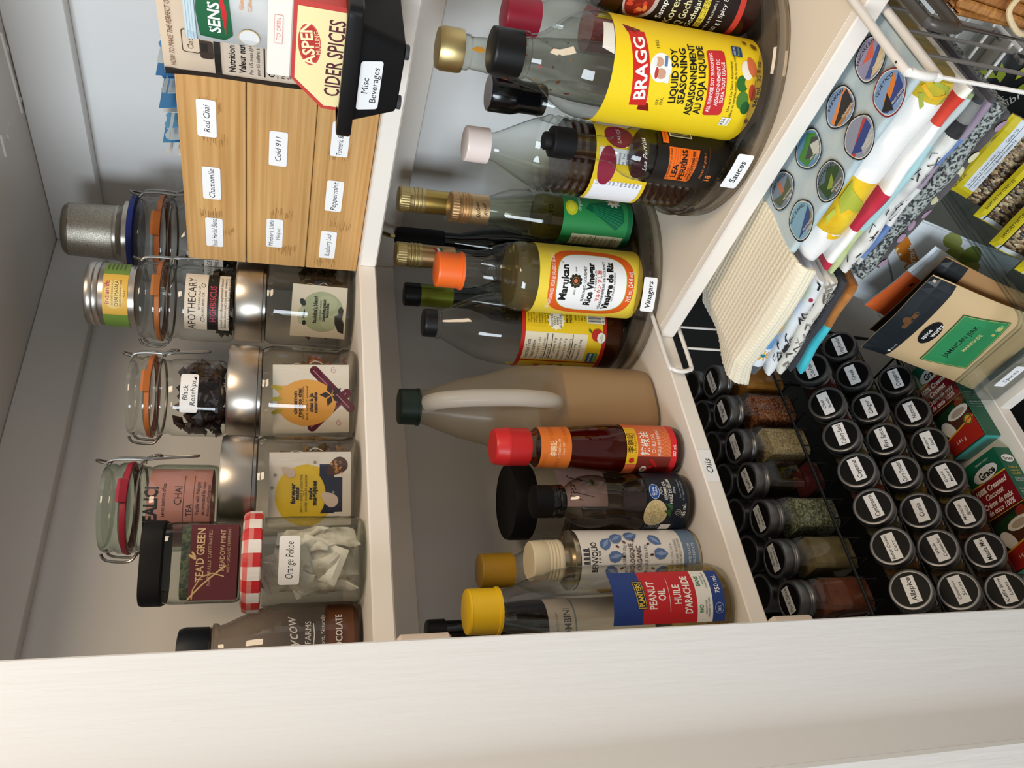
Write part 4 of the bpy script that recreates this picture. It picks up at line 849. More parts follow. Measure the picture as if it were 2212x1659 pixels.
MB().lathe([(.048, 0), (.0515, .0012), (.0525, .004), (.051, .0072), (.045, .0085), (0, .0085)], mat('1E2F7A', .5), 64).build('disc', t2)
t3, f3 = vessel('tea_infuser', 'stainless steel mesh tea infuser standing upside down on the blue disc', 'infuser', .788, .762, ZB + .1304)
MESH = mat('BDB6A8', .34, .9, bump=((1400, 1400, 1400), .5, .0005), var=('948D80', (900, 900, 900), .35, .65))
MB().lathe([(.0390, 0), (.0405, .001), (.0405, .006), (.0380, .0085), (.0355, .0110), (.0345, .0135)], mat('B3ADA2', .25, 1), 56).build('flange', t3)
MB().lathe([(.0338, .0136), (.0335, .018), (.0318, .066)], MESH, 56, caps=(False, False)).build('mesh_wall', t3)
MB().lathe([(.0318, .066), (.0322, .0665), (.0318, .0705), (.0290, .0740), (.0240, .0752), (0, .0750)], mat('A19C90', .28, 1), 56, caps=(False, False)).build('end_cup', t3)
MB().lathe([(.0340, .0134), (.0342, .0150), (.0336, .0182)], mat('A8A296', .28, 1), 56, caps=(False, False)).build('seam_band', t3)
# gingham jar
x, y = .3165, .6945
t, f = vessel('jam_jar', 'faceted jam jar of tea bags with red and white gingham lid', 'jar', x, y, Z1)
R = .0405; g = clear('F8FAF5', 'A9B4AB'); rings = []
for r, z, p in ((.034, 0, 0), (.0385, .003, .4), (.0405, .009, 1), (.0405, .066, 1), (.0398, .074, .5), (.0392, .080, 0), (.0392, .088, 0)):
    rings.append([(r * (1 - p * .045 * (1 - abs(cos(4 * a)) ** .5)) * cos(a), r * (1 - p * .045 * (1 - abs(cos(4 * a)) ** .5)) * sin(a), z) for a in [2 * pi * k / 64 for k in range(64)]])
MB().loft(rings, g, (True, False)).build('jar_body', t)
lid = MB(); nseg = 72; mr, mw, mp = mat('C9242A', .4), mat('F0ECE8', .4), mat('DF7E78', .4)
prof = [(.0425, .0895), (.0448, .0905), (.0448, .0965), (.0448, .1005), (.0430, .1045), (.0400, .1060), (.030, .1060), (.018, .1060), (0, .1060)]
for i in range(len(prof) - 1):
    for j in range(nseg):
        (r0, z0), (r1, z1) = prof[i], prof[i + 1]; a, b = 2 * pi * j / nseg, 2 * pi * (j + 1) / nseg
        cc = mr if (j // 3) % 2 == 0 else mw
        if i >= 2: cc = (mr if (j // 3) % 2 == 0 else mp) if i % 2 == 1 else (mp if (j // 3) % 2 == 0 else mw)
        lid.add([(r0 * cos(a), r0 * sin(a), z0), (r0 * cos(b), r0 * sin(b), z0), (r1 * cos(b), r1 * sin(b), z1), (r1 * cos(a), r1 * sin(a), z1)], [(0, 1, 2, 3)], cc)
lid.build('lid', t, ang=60)
o = sticker(cyl(.0402, .0665, f + .02), .042, .0175, ['Orange Pekoe'], 'sticker', t, th=.0066, tw=.031, lift=.0012); o['label'] = 'white label reading Orange Pekoe'
random.seed(21)
for k in range(11):
    pb, S = pillow(.034, .042, .0085, mat(random.choice(['E4DFD6', 'ECE8E0', 'DAD4C9']), .8, var=('A09686', (45, 45, 45), .48, .68)), 8, 8, wob=.0022, seed=30 + k)
    a = f + (-1.5 + 3 * ((k * 5) % 11) / 10 if k < 8 else 2 + k); rr = .0215 if k < 8 else .008; z = .006 + (k % 4) * .013
    n = Vector((cos(a), sin(a), random.uniform(-.2, .35))).normalized(); u = Vector((-sin(a), cos(a), random.uniform(-.7, .7)))
    v = n.cross(u.normalized())
    c = thing('tea_bag', 'grey-white paper tea bag inside the gingham-lidded jar', 'tea bag', None, group='tea bags in the gingham-lidded jar', M=frame(Vector((x, y, Z1)) + Vector((cos(a), sin(a), 0)) * rr + Vector((0, 0, z + .02)) - v * .02, u, v))
    pb.build('bag', c)
    MB().bev((-.0165, .0405, -.0008), (.0165, .0465, .0008), mat('DDD8CF', .8, bump=((900, 10, 10), .6, .0006)), .0002).build('crimp', c)
# tea'd green jar stacked on it
t, f = vessel('loose_tea_jar', 'faceted clear jar with black lid and maroon label, on top of the gingham lid', 'jar', .3170, .6945, Z1 + .1062)
R = .0365; rings = []
for r, z in ((.0335, 0), (.0355, .002), (.0362, .006), (.0362, .055), (.0350, .060), (.0345, .0625)):
    rings.append([(r * q * cos(a), r * q * sin(a), z) for a, q in [(2 * pi * (k + .5) / 48, (abs(cos(2 * pi * (k + .5) / 48 - f)) ** 5 + abs(sin(2 * pi * (k + .5) / 48 - f)) ** 5) ** -.2) for k in range(48)]])
rings = [[(x_ * .965, y_ * .965, z_) for x_, y_, z_ in r] for r in rings]
MB().loft(rings, clear('ECEFEA', '6A706A'), (True, False)).build('jar_body', t)
MB().loft([[(x_ * .9, y_ * .9, z_) for x_, y_, _ in rings[2]] for z_ in (.003, .048)], speck(('4A5640', '3A4434', '5E6A4E', '2C3428', '6A6A4A'), 420)).build('contents', t)
lr = [[(x_ * s, y_ * s, z_) for x_, y_, _ in rings[2]] for s, z_ in ((1.0, .0620), (1.03, .0630), (1.03, .0765), (1.0, .0790), (.93, .0798))]
MB().loft(lr, M_BLACKM).build('lid', t)
d = Vector((cos(f), sin(f), 0)); rt = Vector((-sin(f), cos(f), 0))
P = Print(flat(d * .0352, rt, (0, 0, 1)), .0003); P.rect(0, .0215, .062, .038, '5A2328')
P.line([(-.030 + .003 * k, .0405 - .0024 * k - .00009 * k * k) for k in range(10)], .0013, 'C9A878').line([(-.030, .0375), (-.022, .0368), (-.012, .031), (-.009, .022), (-.012, .0128)], .0009, 'C9A878')
P.text("TEA'D GREEN", .006, .0325, .0062, 'CDB085', w=.044, bold=1).text('NATURALLY CAFFEINATED', .004, .0250, .0027, 'B99A78', w=.046).text('MEADOW MINT', .010, .0150, .0040, 'CDB085', w=.034).text('WITH ORGANIC PEPPERMINT', .010, .0100, .0024, 'B99A78', w=.038).ell(.0045, .0385, .0036, .0012, 'C9A878', 1.0).ell(.0065, .0375, .0030, .0010, 'C9A878', .6)
P.build('label', t)
# cocoa bottle at the end of the shelf
t, f = vessel('milk_bottle', 'glass bottle of brown cocoa with black cap, end of the tea shelf', 'bottle', .2535, .740, Z1)
R = .0385; pr = [(.034, 0), (.0375, .003), (R, .008), (R, .070), (.0375, .080), (.034, .092), (.028, .106), (.0235, .116), (.0215, .122), (.0235, .1245), (.0235, .1275), (.0205, .129), (.0195, .136)]
shell(t, pr, clear('D9D2CC', '5E5550')); fill(t, pr, .030, mat('8A5638', .7), 'cocoa')
MB().lathe([(.0202, .130), (.0208, .131), (.0212, .150), (.0195, .1555), (.016, .1565), (0, .1565)], mat('1B2029', .55), 48).build('cap', t)
P = Print(cyl(R, 0, f + .1), .0003); P.text('Jollycow', .001, .0610, .0100, 'CFCAC6', w=.046, shear=.35, rot=.12).text('FARMS', .008, .0480, .0050, 'CFCAC6', w=.020).line([(-.020, .0465), (-.008, .0435), (.006, .0425), (.016, .0435)], .0009, 'CFCAC6').text('by Vermont, Naturally', .002, .0355, .0036, 'C4BFBB', w=.044).text('CHOCOLATE', .004, .0215, .0058, 'DAD4CE', w=.040, bold=1); P.build('print', t)

# ------------------------------------------------------------------ bamboo tea box, its labels and packets
BX, BY0, BY1, BZ = .6605, .395, .6665, -.0855
t = thing('tea_box', 'large bamboo tea box with three front boards and white name labels', 'tea box', (BX, BY1, BZ))
zb = [0, .0575, .1205, .1805]
for i in range(3):
    MB().bev((0, BY0 - BY1, zb[i] + .0002), (.010, 0, zb[i + 1] - .0004), bamboo_mat(sc=(5 + i, 3 + i * .6, 300 - 30 * i)), .0008).build('front_board', t)
MB().bev((.0102, -.010, 0), (.172, 0, .180), bamboo_mat(), .0008).build('side_board', t)
MB().bev((.0102, BY0 - BY1, 0), (.172, BY0 - BY1 + .010, .180), bamboo_mat(), .0008).build('side_board', t)
MB().bev((.1722, BY0 - BY1, 0), (.182, 0, .180), bamboo_mat(), .0008).build('back_board', t)
MB().bev((.0102, BY0 - BY1 + .0102, 0), (.172, -.0102, .008), bamboo_mat(), .0008).build('base_board', t)
for i in (1, 2): MB().bev((.0102, BY0 - BY1 + .0102 + .001, zb[i] - .004), (.172, -.0112, zb[i]), bamboo_mat(), .0008).build('tray_board', t)
random.seed(77)
for i, nodes in enumerate((((.505, .045), (.598, .02), (.655, .055)), ((.590, .03), (.640, .012)), ((.470, .045), (.505, .030), (.600, .050), (.622, .018)))):
    Sn = (lambda u, v, h: (-h, -u, v)); Sn.du = None
    for yn, zz in nodes:
        P = Print(Sn, .00015, .000003)
        for q in range(34):
            u = (BY1 - yn) + random.gauss(0, .0032); v = zb[i] + .006 + random.random() * .022 + zz * .35; L_ = random.uniform(.0015, .005)
            P.line([(u - L_, v), (u + L_, v + random.uniform(-.0003, .0003))], random.uniform(.0003, .0007), random.choice(['A87A44', '9A6C38', 'B58A52']))
        P.build('bamboo_node_print', t)
S = flat((0, -BY1, -BZ), (0, -1, 0), (0, 0, 1), (-1, 0, 0))
for ts, yy, zz in ((['Red Chai'], .4836, .0698), (['Chamomile'], .5592, .0678), (['Inuit Herbal Blend'], .6250, .0671), (['Cold 911'], .508, .0056), (["Mother's Little", 'Helper'], .6184, .0062), (['Turmeric & ginger'], .4880, -.0517), (['Peppermint'], .5589, -.0517), (['Raspberry Leaf'], .6283, -.0504)):
    P0 = flat((0, 0, 0), (0, -1, 0), (0, 0, 1), (-1, 0, 0))
    Sx = (lambda yy, zz: (lambda u, v, h: (-h, (yy - BY1) - u, zz - BZ + v)))(yy, zz); Sx.du = None
    o = sticker(Sx, .0405, .0170, ts, 'sticker', t, th=.0056 if len(ts) == 1 else .0044, tw={'Inuit Herbal Blend': .0385, 'Turmeric & ginger': .037, 'Raspberry Leaf': .033}.get(ts[0]))
    o['label'] = 'white label reading ' + ' '.join(ts)
ORD = ['first', 'second', 'third', 'fourth', 'fifth', 'sixth', 'seventh', 'eighth', 'ninth', 'tenth', 'eleventh']
PKN = ['white', 'blue', 'grey', 'light blue', 'cream', 'blue', 'grey', 'blue', 'dark blue', 'grey', 'blue']
random.seed(5)
for k in range(11):
    yy = .546 - k * .0115; col = ['EDEAE4', '3E86B8', 'B9C4CA', '5A9AC4', 'D8D6CE', '3A7AAE', 'A9B6BE', '4A8CBC', '2F6FA6', 'B9C4CA', '4A8CBC'][k]
    c = thing('tea_packet', PKN[k] + ' foil tea packet sticking up out of the bamboo box, ' + ('nearest the clip-top jar' if k == 0 else ORD[k] + ' from it'), 'tea packet', None, group='tea packets in the bamboo box', M=frame((.735 + .006 * sin(k * 2), yy, BZ + .124), (-1, random.uniform(-.08, .08), 0), (0, .12, 1)))
    pb, S_ = pillow(.085, .072 + .006 * sin(k * 1.7) + (0 if k else -.008), .004, mat(col, .3, .3), 8, 8, wob=.0006, seed=k); pb.build('packet', c)
    n = 14; MB().add([((i / n - .5) * .085, .0712 + (.0022 if i % 2 else 0) - .0004, 0) for i in range(n + 1)] + [((i / n - .5) * .085, .068, 0) for i in range(n + 1)], [(i, i + 1, n + 2 + i, n + 1 + i) for i in range(n)], mat(col, .3, .3)).build('serrated_edge', c).location = (0, .0015, 0)
    Pk = Print(S_, .0003); Pk.rect(0, .052, .06, .014, ['2F6FA6', 'EDEAE4', 'EDEAE4', 'E6E2D8'][k % 4]).text('TEA', 0, .052, .008, '1E2A36', w=.03); Pk.build('print', c)

# ------------------------------------------------------------------ black bin of drink mixes
t = thing('storage_bin', 'narrow black plastic bin labelled for beverages, overhanging the tea shelf', 'bin', (0, 0, -.0855))
x0, x1, y0, y1, h = .543, .860, .3135, .372, .046
def ring(i, z, r=.007):
    a, b, c_, d_ = x0 - i, x1 + i, y0 - i * 1.7, y1 + i * .85; pts = []
    for cx, cy, q in ((b - r, d_ - r, 0), (a + r, d_ - r, 90), (a + r, c_ + r, 180), (b - r, c_ + r, 270)):
        for k in range(4): w_ = radians(q + 30 * k); pts.append((cx + r * cos(w_), cy + r * sin(w_), z))
    return pts
MB().loft([ring(-.002, .003), ring(0, .0045), ring(.011, h), ring(.0095, h), ring(-.0015, .006)], M_BLACKM, (True, True)).build('bin_body', t)
MB().loft([ring(.0105, h - .008), ring(.0175, h - .009), ring(.0185, h - .0075), ring(.0185, h + .001), ring(.0175, h + .002), ring(.0105, h + .002)], M_BLACK, (False, False)).build('rim', t)
for cx, cy in ((x0 + .006, y0 + .008), (x0 + .006, y1 - .008), (x1 - .02, y0 + .008), (x1 - .02, y1 - .008)):
    MB().lathe([(.0050, 0), (.0054, .0006), (.0054, .0032)], mat('3C3C40', .6), 20, c=(cx, cy, 0)).build('foot', t)
nv = Vector((-1, 0, -.26)).normalized(); vv = Vector((-.26, 0, 1)).normalized()
Sx = flat((x0 - .0063, .3455, .0268), (0, -1, 0), vv, nv)
o = sticker(Sx, .0405, .0170, ['Misc', 'Beverages'], 'sticker', t, th=.0052); o['label'] = 'white label reading Misc Beverages'
# oat pouch
c = thing('oat_pouch', 'beige drink pouch with black edge and nutrition panel, standing in the black bin', 'pouch', None, M=frame((.628, .3595, -.079), (0, -1, .03), (.0, .08, 1)))
pb, S = pillow(.112, .178, .016, mat('CDB9A2', .45), 12, 14, wob=.0012, seed=3)
pb.build('pouch', c)
P = Print(S, .0003); P.poly([(-.0558, .0), (-.050, .0), (-.050, .1775), (-.0558, .1775)], '1E1917').rect(.002, .135, .104, .005, '1E1917').rect(.003, .067, .098, .126, 'C9B8A6')
P.text('HOW TO MAKE THE PERFECT OAT', -.046, .170, .0042, '6A4A34', w=.062, al='l').rrect(-.020, .1545, .020, .014, .002, '3A2C24').rrect(-.020, .1545, .0185, .0125, .0018, 'CDB9A2').text('Oat.', -.0215, .155, .0046, '3A2C24', w=.010).rrect(-.026, .143, .016, .010, .002, '3A2C24').rect(-.024, .1445, .008, .005, '1E1917').line([(-.010, .150), (-.002, .158)], .0008, '3A2C24').text('1 serving', .012, .150, .0034, '6A4A34', w=.024)
L = -.044
P.text('Nutrition Facts', L, .124, .0052, '1C1815', w=.042, al='l', bold=2).text('Valeur nutritive', L, .116, .0052, '1C1815', w=.042, al='l', bold=2).text('Per 1/5 mess (14 g)', L, .109, .0030, '1C1815', w=.032, al='l').text('pour 1/5 cuillères à soupe (14 g)', L, .1035, .0028, '1C1815', w=.044, al='l').rect(0, .0985, .09, .0012, '1C1815').text('Calories 80', L, .093, .0050, '1C1815', w=.032, al='l', bold=2).rect(0, .088, .09, .0006, '1C1815')
for k, s in enumerate(['Fat / Lipides 6 g', '  Saturated / saturés 3 g', '  + Trans / trans 0 g', 'Polyunsaturated / polyinsaturés 2 g', '  Omega-3 / oméga-3 0.2 g', '  Omega-6 / oméga-6 2 g', 'Monounsaturated / monoinsaturés 1 g', 'Carbohydrate / Glucides 3 g', '  Fibre / Fibres 0 g', '  Sugars / Sucres 1 g', 'Protein / Protéines 2 g', 'Cholesterol 0 mg', 'Sodium 65 mg']):
    P.text(s, L, .084 - k * .0052, .0028, '1C1815', w=min(.05, .0017 * len(s)), al='l', bold=1 if s[0] != ' ' else 0)
P.build('print', c)
# turmeric sachet
c = thing('turmeric_sachet', 'silver and orange turmeric sachet propped in the black bin', 'sachet', None, M=frame((.597, .329, -.070), (0, -1, .02), (.06, .04, 1)))
pb, S = pillow(.080, .148, .012, mat('D2D6D8', .22, .35), 10, 14, wob=.0014, seed=8); pb.build('sachet', c)
P = Print(S, .0004); P.rect(0, .143, .079, .008, 'B9CBD4')
for k in range(4): P.rect(0, .139 + k * .0022, .079, .0005, '9CB2BE')
P.poly([(-.034, .136), (-.036, .118), (-.030, .112), (.006, .114), (.009, .124), (.006, .136), (-.012, .138)], '1F5E3C').text('SENS', -.016, .125, .0085, 'EFF2EC', w=.026, bold=2).ell(.0035, .126, .0050, .0056, 'B9C83A').ell(.0035, .126, .0030, .0036, '2E7A48').poly([(-.030, .117), (.000, .1205), (.006, .119), (-.010, .1155)], 'C4242C')
P.text('Gluten Free', .004, .105, .0030, 'D98A3A', w=.020).text('Caffeine Free', .004, .099, .0030, 'D98A3A', w=.022).ell(-.030, .100, .008, .008, 'C9B48A').ell(-.030, .100, .0072, .0072, 'D8DADA').text('TURMERIC', -.012, .0825, .0068, 'D98A2E', w=.040, bold=1).rect(.018, .05, .044, .055, 'D98A2A').rect(.028, .137, .006, .006, '3A7A4A').rect(.028, .137, .0048, .0048, 'E6E8E4').ell(.028, .137, .0016, .0016, '2E7A3E'); P.build('print', c)
# cider carton
c = thing('cider_carton', 'cream and red cider spices carton standing in the front of the black bin', 'carton', (.5575, .3445, -.0785))
mc, mr = mat('F1DFA6', .5), mat('C23A34', .45)
def oct_(x, k=0): return [(x, .0405 - k, .032), (x, .0405 - k, .052 - k), (x, .0175 - k * .5, .0762 - k), (x, -.0440 + k, .0762 - k), (x, -.0440 + k, .032)]
MB().add(oct_(0) + oct_(.040), [(4, 3, 2, 1, 0), (5, 6, 7, 8, 9), (0, 1, 6, 5), (1, 2, 7, 6), (2, 3, 8, 7), (3, 4, 9, 8), (4, 0, 5, 9)], mr).build('carton_body', c)
MB().bev((.000, -.0440, .0763), (.036, .0180, .0935), mat('E9E2D8', .5), .001).build('gable_top', c)
Sx = flat((0, 0, 0), (0, -1, 0), (0, 0, 1), (-1, 0, 0))
P = Print(Sx, .0003); P.poly([(-.0375, .033), (-.0375, .0505), (-.0165, .0735), (.0405, .0735), (.0405, .033)], mc)
P.ell(.012, .0640, .0165, .0082, 'C9443A', .12).ell(.012, .0640, .0150, .0070, 'B5342E', .12).text('ASPEN', .012, .0655, .0085, 'F4E2B4', w=.034, rot=.16, bold=2).text('MULLING', .014, .0585, .0036, 'EFD9A8', w=.018, rot=.16)
P.text('CIDER SPICES', .003, .0455, .0115, '5A2430', w=.062, bold=1); P.build('print', c)
P = Print(flat((0, 0, 0), (0, -1, 0), (0, 0, 1), (-1, 0, 0)), .0004); P.rrect(.020, .0860, .022, .0060, .0008, 'D89A94').rrect(.020, .0860, .0212, .0052, .0006, 'E9E2D8').text('TO OPEN', .020, .0860, .0030, 'D07A72', w=.017); P.build('gable_print', c)
c = thing('tea_carton', 'dark maroon carton behind the cider spices carton in the black bin', 'carton', (.640, .318, -.0785))
MB().bev((0, -.010, 0), (.10, .008, .072), mat('5E1A20', .4), .001).build('carton_body', c)
P = Print(flat((0, 0, 0), (0, -1, 0), (0, 0, 1), (-1, 0, 0)), .0003); P.rect(.0, .04, .016, .05, '7A2A2C').rect(.003, .045, .007, .030, 'B9A878'); P.build('print', c)

# ------------------------------------------------------------------ spice jars on the tiered black wire rack
LIDM = mat('727274', .36, .9); LIDB = mat('050506', .45, spec=.18); G_SP = clear('F2F2EF', '9A9A98')
def spice_proto():
    b = MB().rsq([(.0188, 0), (.0202, .002), (.0205, .006), (.0205, .062), (.0202, .067), (.0188, .073), (.0180, .076), (.0180, .080)], G_SP, seg=36, p=7); body = b
    lid = MB().lathe([(.0212, .0785), (.0222, .0792), (.0222, .0815), (.0214, .0825), (.0222, .0838), (.0214, .0850), (.0222, .0862), (.0222, .0965), (.0216, .0976), (.0206, .0980), (.0188, .0978), (.0184, .0972)], LIDM, 56, caps=(True, False))
    disc = MB().lathe([(.0184, .0972), (0, .0972)], LIDB, 56, caps=(False, False))
    return body, lid, disc
pb, pl, pd = spice_proto(); PROTO = None
def spice(text, label, x, y, z, tilt, mt, level=.058, group='spice jars in the front tiers', stick=True):
    """x, y, z is the middle of the lid's top"""
    global PROTO
    a = radians(tilt); n = Vector((0, -sin(a), cos(a))); O = Vector((x, y, z)) - n * .0978
    M = Matrix.Translation((O.x, O.y, O.z + CZ)) @ Matrix.Rotation(a, 4, 'X')
    t = thing('spice_jar', label, 'spice jar', None, M=M, group=group)
    if PROTO is None:
        PROTO = (pb.build('jar_body', t), pl.build('lid', t), pd.build('lid_disc', t))
    else:
        for q in PROTO: c = q.copy(); COL.objects.link(c); c.parent = t
    if mt: MB().rsq([(.0182, .002), (.0194, .005), (.0194, level)], mt, seg=24, p=7).build('contents', t)
    if stick:
        r = random.Random(text); w = {1: .029, 2: .031}[len(text.split('|'))]; ts = text.split('|')
        h = .0128; rot = r.uniform(-.05, .05)
        P = Print(flat((r.uniform(-.0012, .0012), r.uniform(-.001, .001), .0973), (cos(rot), sin(rot), 0), (-sin(rot), cos(rot), 0)), .0003); P.rect(0, 0, w, h, M_STICK)
        if len(ts) == 1: P.text(ts[0], 0, 0, .0052, '15151A', w=min(.0265, .0034 * len(ts[0])), shear=.18, bold=1)
        else:
            for k, s_ in enumerate(ts): P.text(s_, 0, .0030 - k * .0060, .0034, '15151A', w=min(.0285, .0026 * len(s_)), shear=.18, bold=1)
        o = P.build('sticker', t); o['label'] = 'white label reading ' + ' '.join(ts)
    return t
pw = lambda c, d: mat(c, .85, var=(d, (90, 90, 90), .35, .7), bump=((300, 300, 300), .3, .0006))
TOP = [('Turmeric', pw('A8701E', '8E5A14'), 'jar of orange-brown turmeric powder'), ('Tajín', speck(('7A3A1E', '9A5A34', '5E2814', 'B98A5E', '8A4424'), 700), 'jar of coarse red-brown chili lime seasoning'), ('Sesame|Seeds', speck(('B9A67E', 'A8946A', 'CDBB92', '8E7C56', 'C2AE84'), 620), 'jar of tan sesame seeds'), ('Saffron', None, 'nearly empty jar with a little dark red saffron'), ('Ranch|Seasoning', speck(('6E7456', '8A8E72', '565C42', 'A6A88E', '4A5038'), 520), 'jar of flaky grey-green ranch seasoning'), ('Poultry|Seasoning', pw('7E7048', '6A5C38'), 'jar of olive-brown poultry seasoning powder'), ('Pork Spice', pw('7A3E20', '642E16'), 'jar of rust-brown pork spice powder')]
XS = (.576, .527, .475, .426, .375, .324, .274)
for (s, m, l), x in zip(TOP, XS):
    t = spice(s, l + ', top tier of the rack', x, .732, -.554, 0, m, group='spice jars standing in the top tier')
    if m is None: MB().rsq([(.0182, .002), (.0194, .005), (.0194, .014)], pw('5A1216', '3A0A0E'), seg=24, p=7).build('contents', t)
for k in range(7):
    spice('', 'shadowed spice jar in the back row of the rack, behind the ' + TOP[k][0].replace('|', ' ').lower() + ' jar', .604 - k * .0502, .7805, -.556, 0, pw('3A2A1C', '4A3A28'), group='spice jars in the back row of the top tier', stick=False)
ROWS = [(['Chili Peppers', 'Chili|Powder', 'Celery Seed', 'Cayenne', 'Cardamom', 'Butter Chicken|Curry', 'Allspice'], (.5565, .502, .454, .405, .357, .308, .257), .669, -.661),
        (['Hing Powder', 'Greek', 'Ginger', 'Five Spice', 'Curry Powder', 'Cumin', 'Whole|Coriander', 'Cinnamon|Sticks'], (.606, .5567, .505, .456, .408, .356, .308, .257), .677, -.732),
        (['Oregano', 'Nutmeg', 'Mustard|Seed', 'Ground|Mustard', 'Moroccan|Spice', 'Masala Mix', 'Kaffir lime|Leaves'], (.558, .505, .456, .4075, .358, .3075, .258), .684, -.8065)]
FILLC = ['6E2A14', '7A2E16', '8A7A4A', '8A2E16', '6A6A4A', '8A5A24', '4A2E1E', 'A08A4A', '5A6A3A', 'B08A4A', '6E4A2A', '9A7A2A', '7A5E34', '8A7044', '5E3A22', '4E5A34', '6A4A30', 'A8883A', 'B59A4A', '8A5230', '6E4424', '3E5230']
k = 0
for ri, (names, xs, y, z) in enumerate(ROWS):
    for s, x in zip(names, xs):
        w = s.replace('|', ' ').lower()
        spice(s, f'tilted black-lidded spice jar labelled {w}, ' + ('upper', 'middle', 'lowest')[ri] + ' tier of the rack', x, y, z, 43.8, pw(FILLC[k % 22], '2A2018')); k += 1
t = thing('spice_rack', 'black wire tiered rack holding all the small spice jars', 'rack', (0, 0, 0)); BW = mat('0C0C0E', .35)
X0, X1 = .2300, .640
MB().tube([(X0, .7015, -.629), (X1, .7015, -.629)], .0019, BW, 8).build('rail', t)
MB().tube([(X0, .8105, -.629), (X1, .8105, -.629)], .0019, BW, 8).build('rail', t)
wm = MB().tube([(0, .7015, -.6305), (0, .7015, -.6535), (0, .8105, -.6535), (0, .8105, -.6305)], .0011, BW, 6); first = None
for k in range(17):
    if first is None: first = wm.build('rung', t); c = first
    else: c = first.copy(); COL.objects.link(c)
    c.parent = t; c.location = (X0 + .004 + k * .0250, 0, 0)
for yy, zz in ((.6879, -.7114), (.7157, -.7404), (.6959, -.7824), (.7237, -.8114), (.7029, -.8569), (.7307, -.8859)):
    MB().tube([(X0, yy, zz), (X1, yy, zz)], .0007, BW, 8).build('cradle_wire', t)
for xx in (X0, X1):
    MB().tube([(xx, .8105, -.629), (xx, .8105, -.9035)], .0024, BW, 8).build('leg', t)
    MB().tube(smooth_path([(xx, .7015, -.629), (xx, .7015, -.66), (xx, .6879, -.7114), (xx, .6959, -.7824), (xx, .7029, -.8569), (xx, .7307, -.8859), (xx, .748, -.9035)], 4), .0024, BW, 8).build('leg', t)
    MB().tube([(xx, .7015, -.629), (xx, .8105, -.629)], .0019, BW, 8).build('end_wire', t)
    MB().tube([(xx, .7307, -.8859), (xx, .8105, -.8859)], .0016, BW, 8).build('end_wire', t)
t = thing('dark_panel', 'dark rimmed panel against the wall behind the spice rack', 'baking sheet', (0, 0, 0))  # dark rimmed panel set behind the jars, across most of the back wall
MB().bev((.3, .868, -.9042), (.894, .8705, -.535), mat('1B1C1E', .5), .001).build('panel_base', t)
MB().loft([[(.3, .8705, -.9042), (.894, .8705, -.9042), (.894, .8705, -.535), (.3, .8705, -.535)], [(.296, .885, -.9046), (.897, .885, -.9046), (.897, .885, -.531), (.296, .885, -.531)]], mat('1B1C1E', .5), (False, False)).build('panel_rim', t)

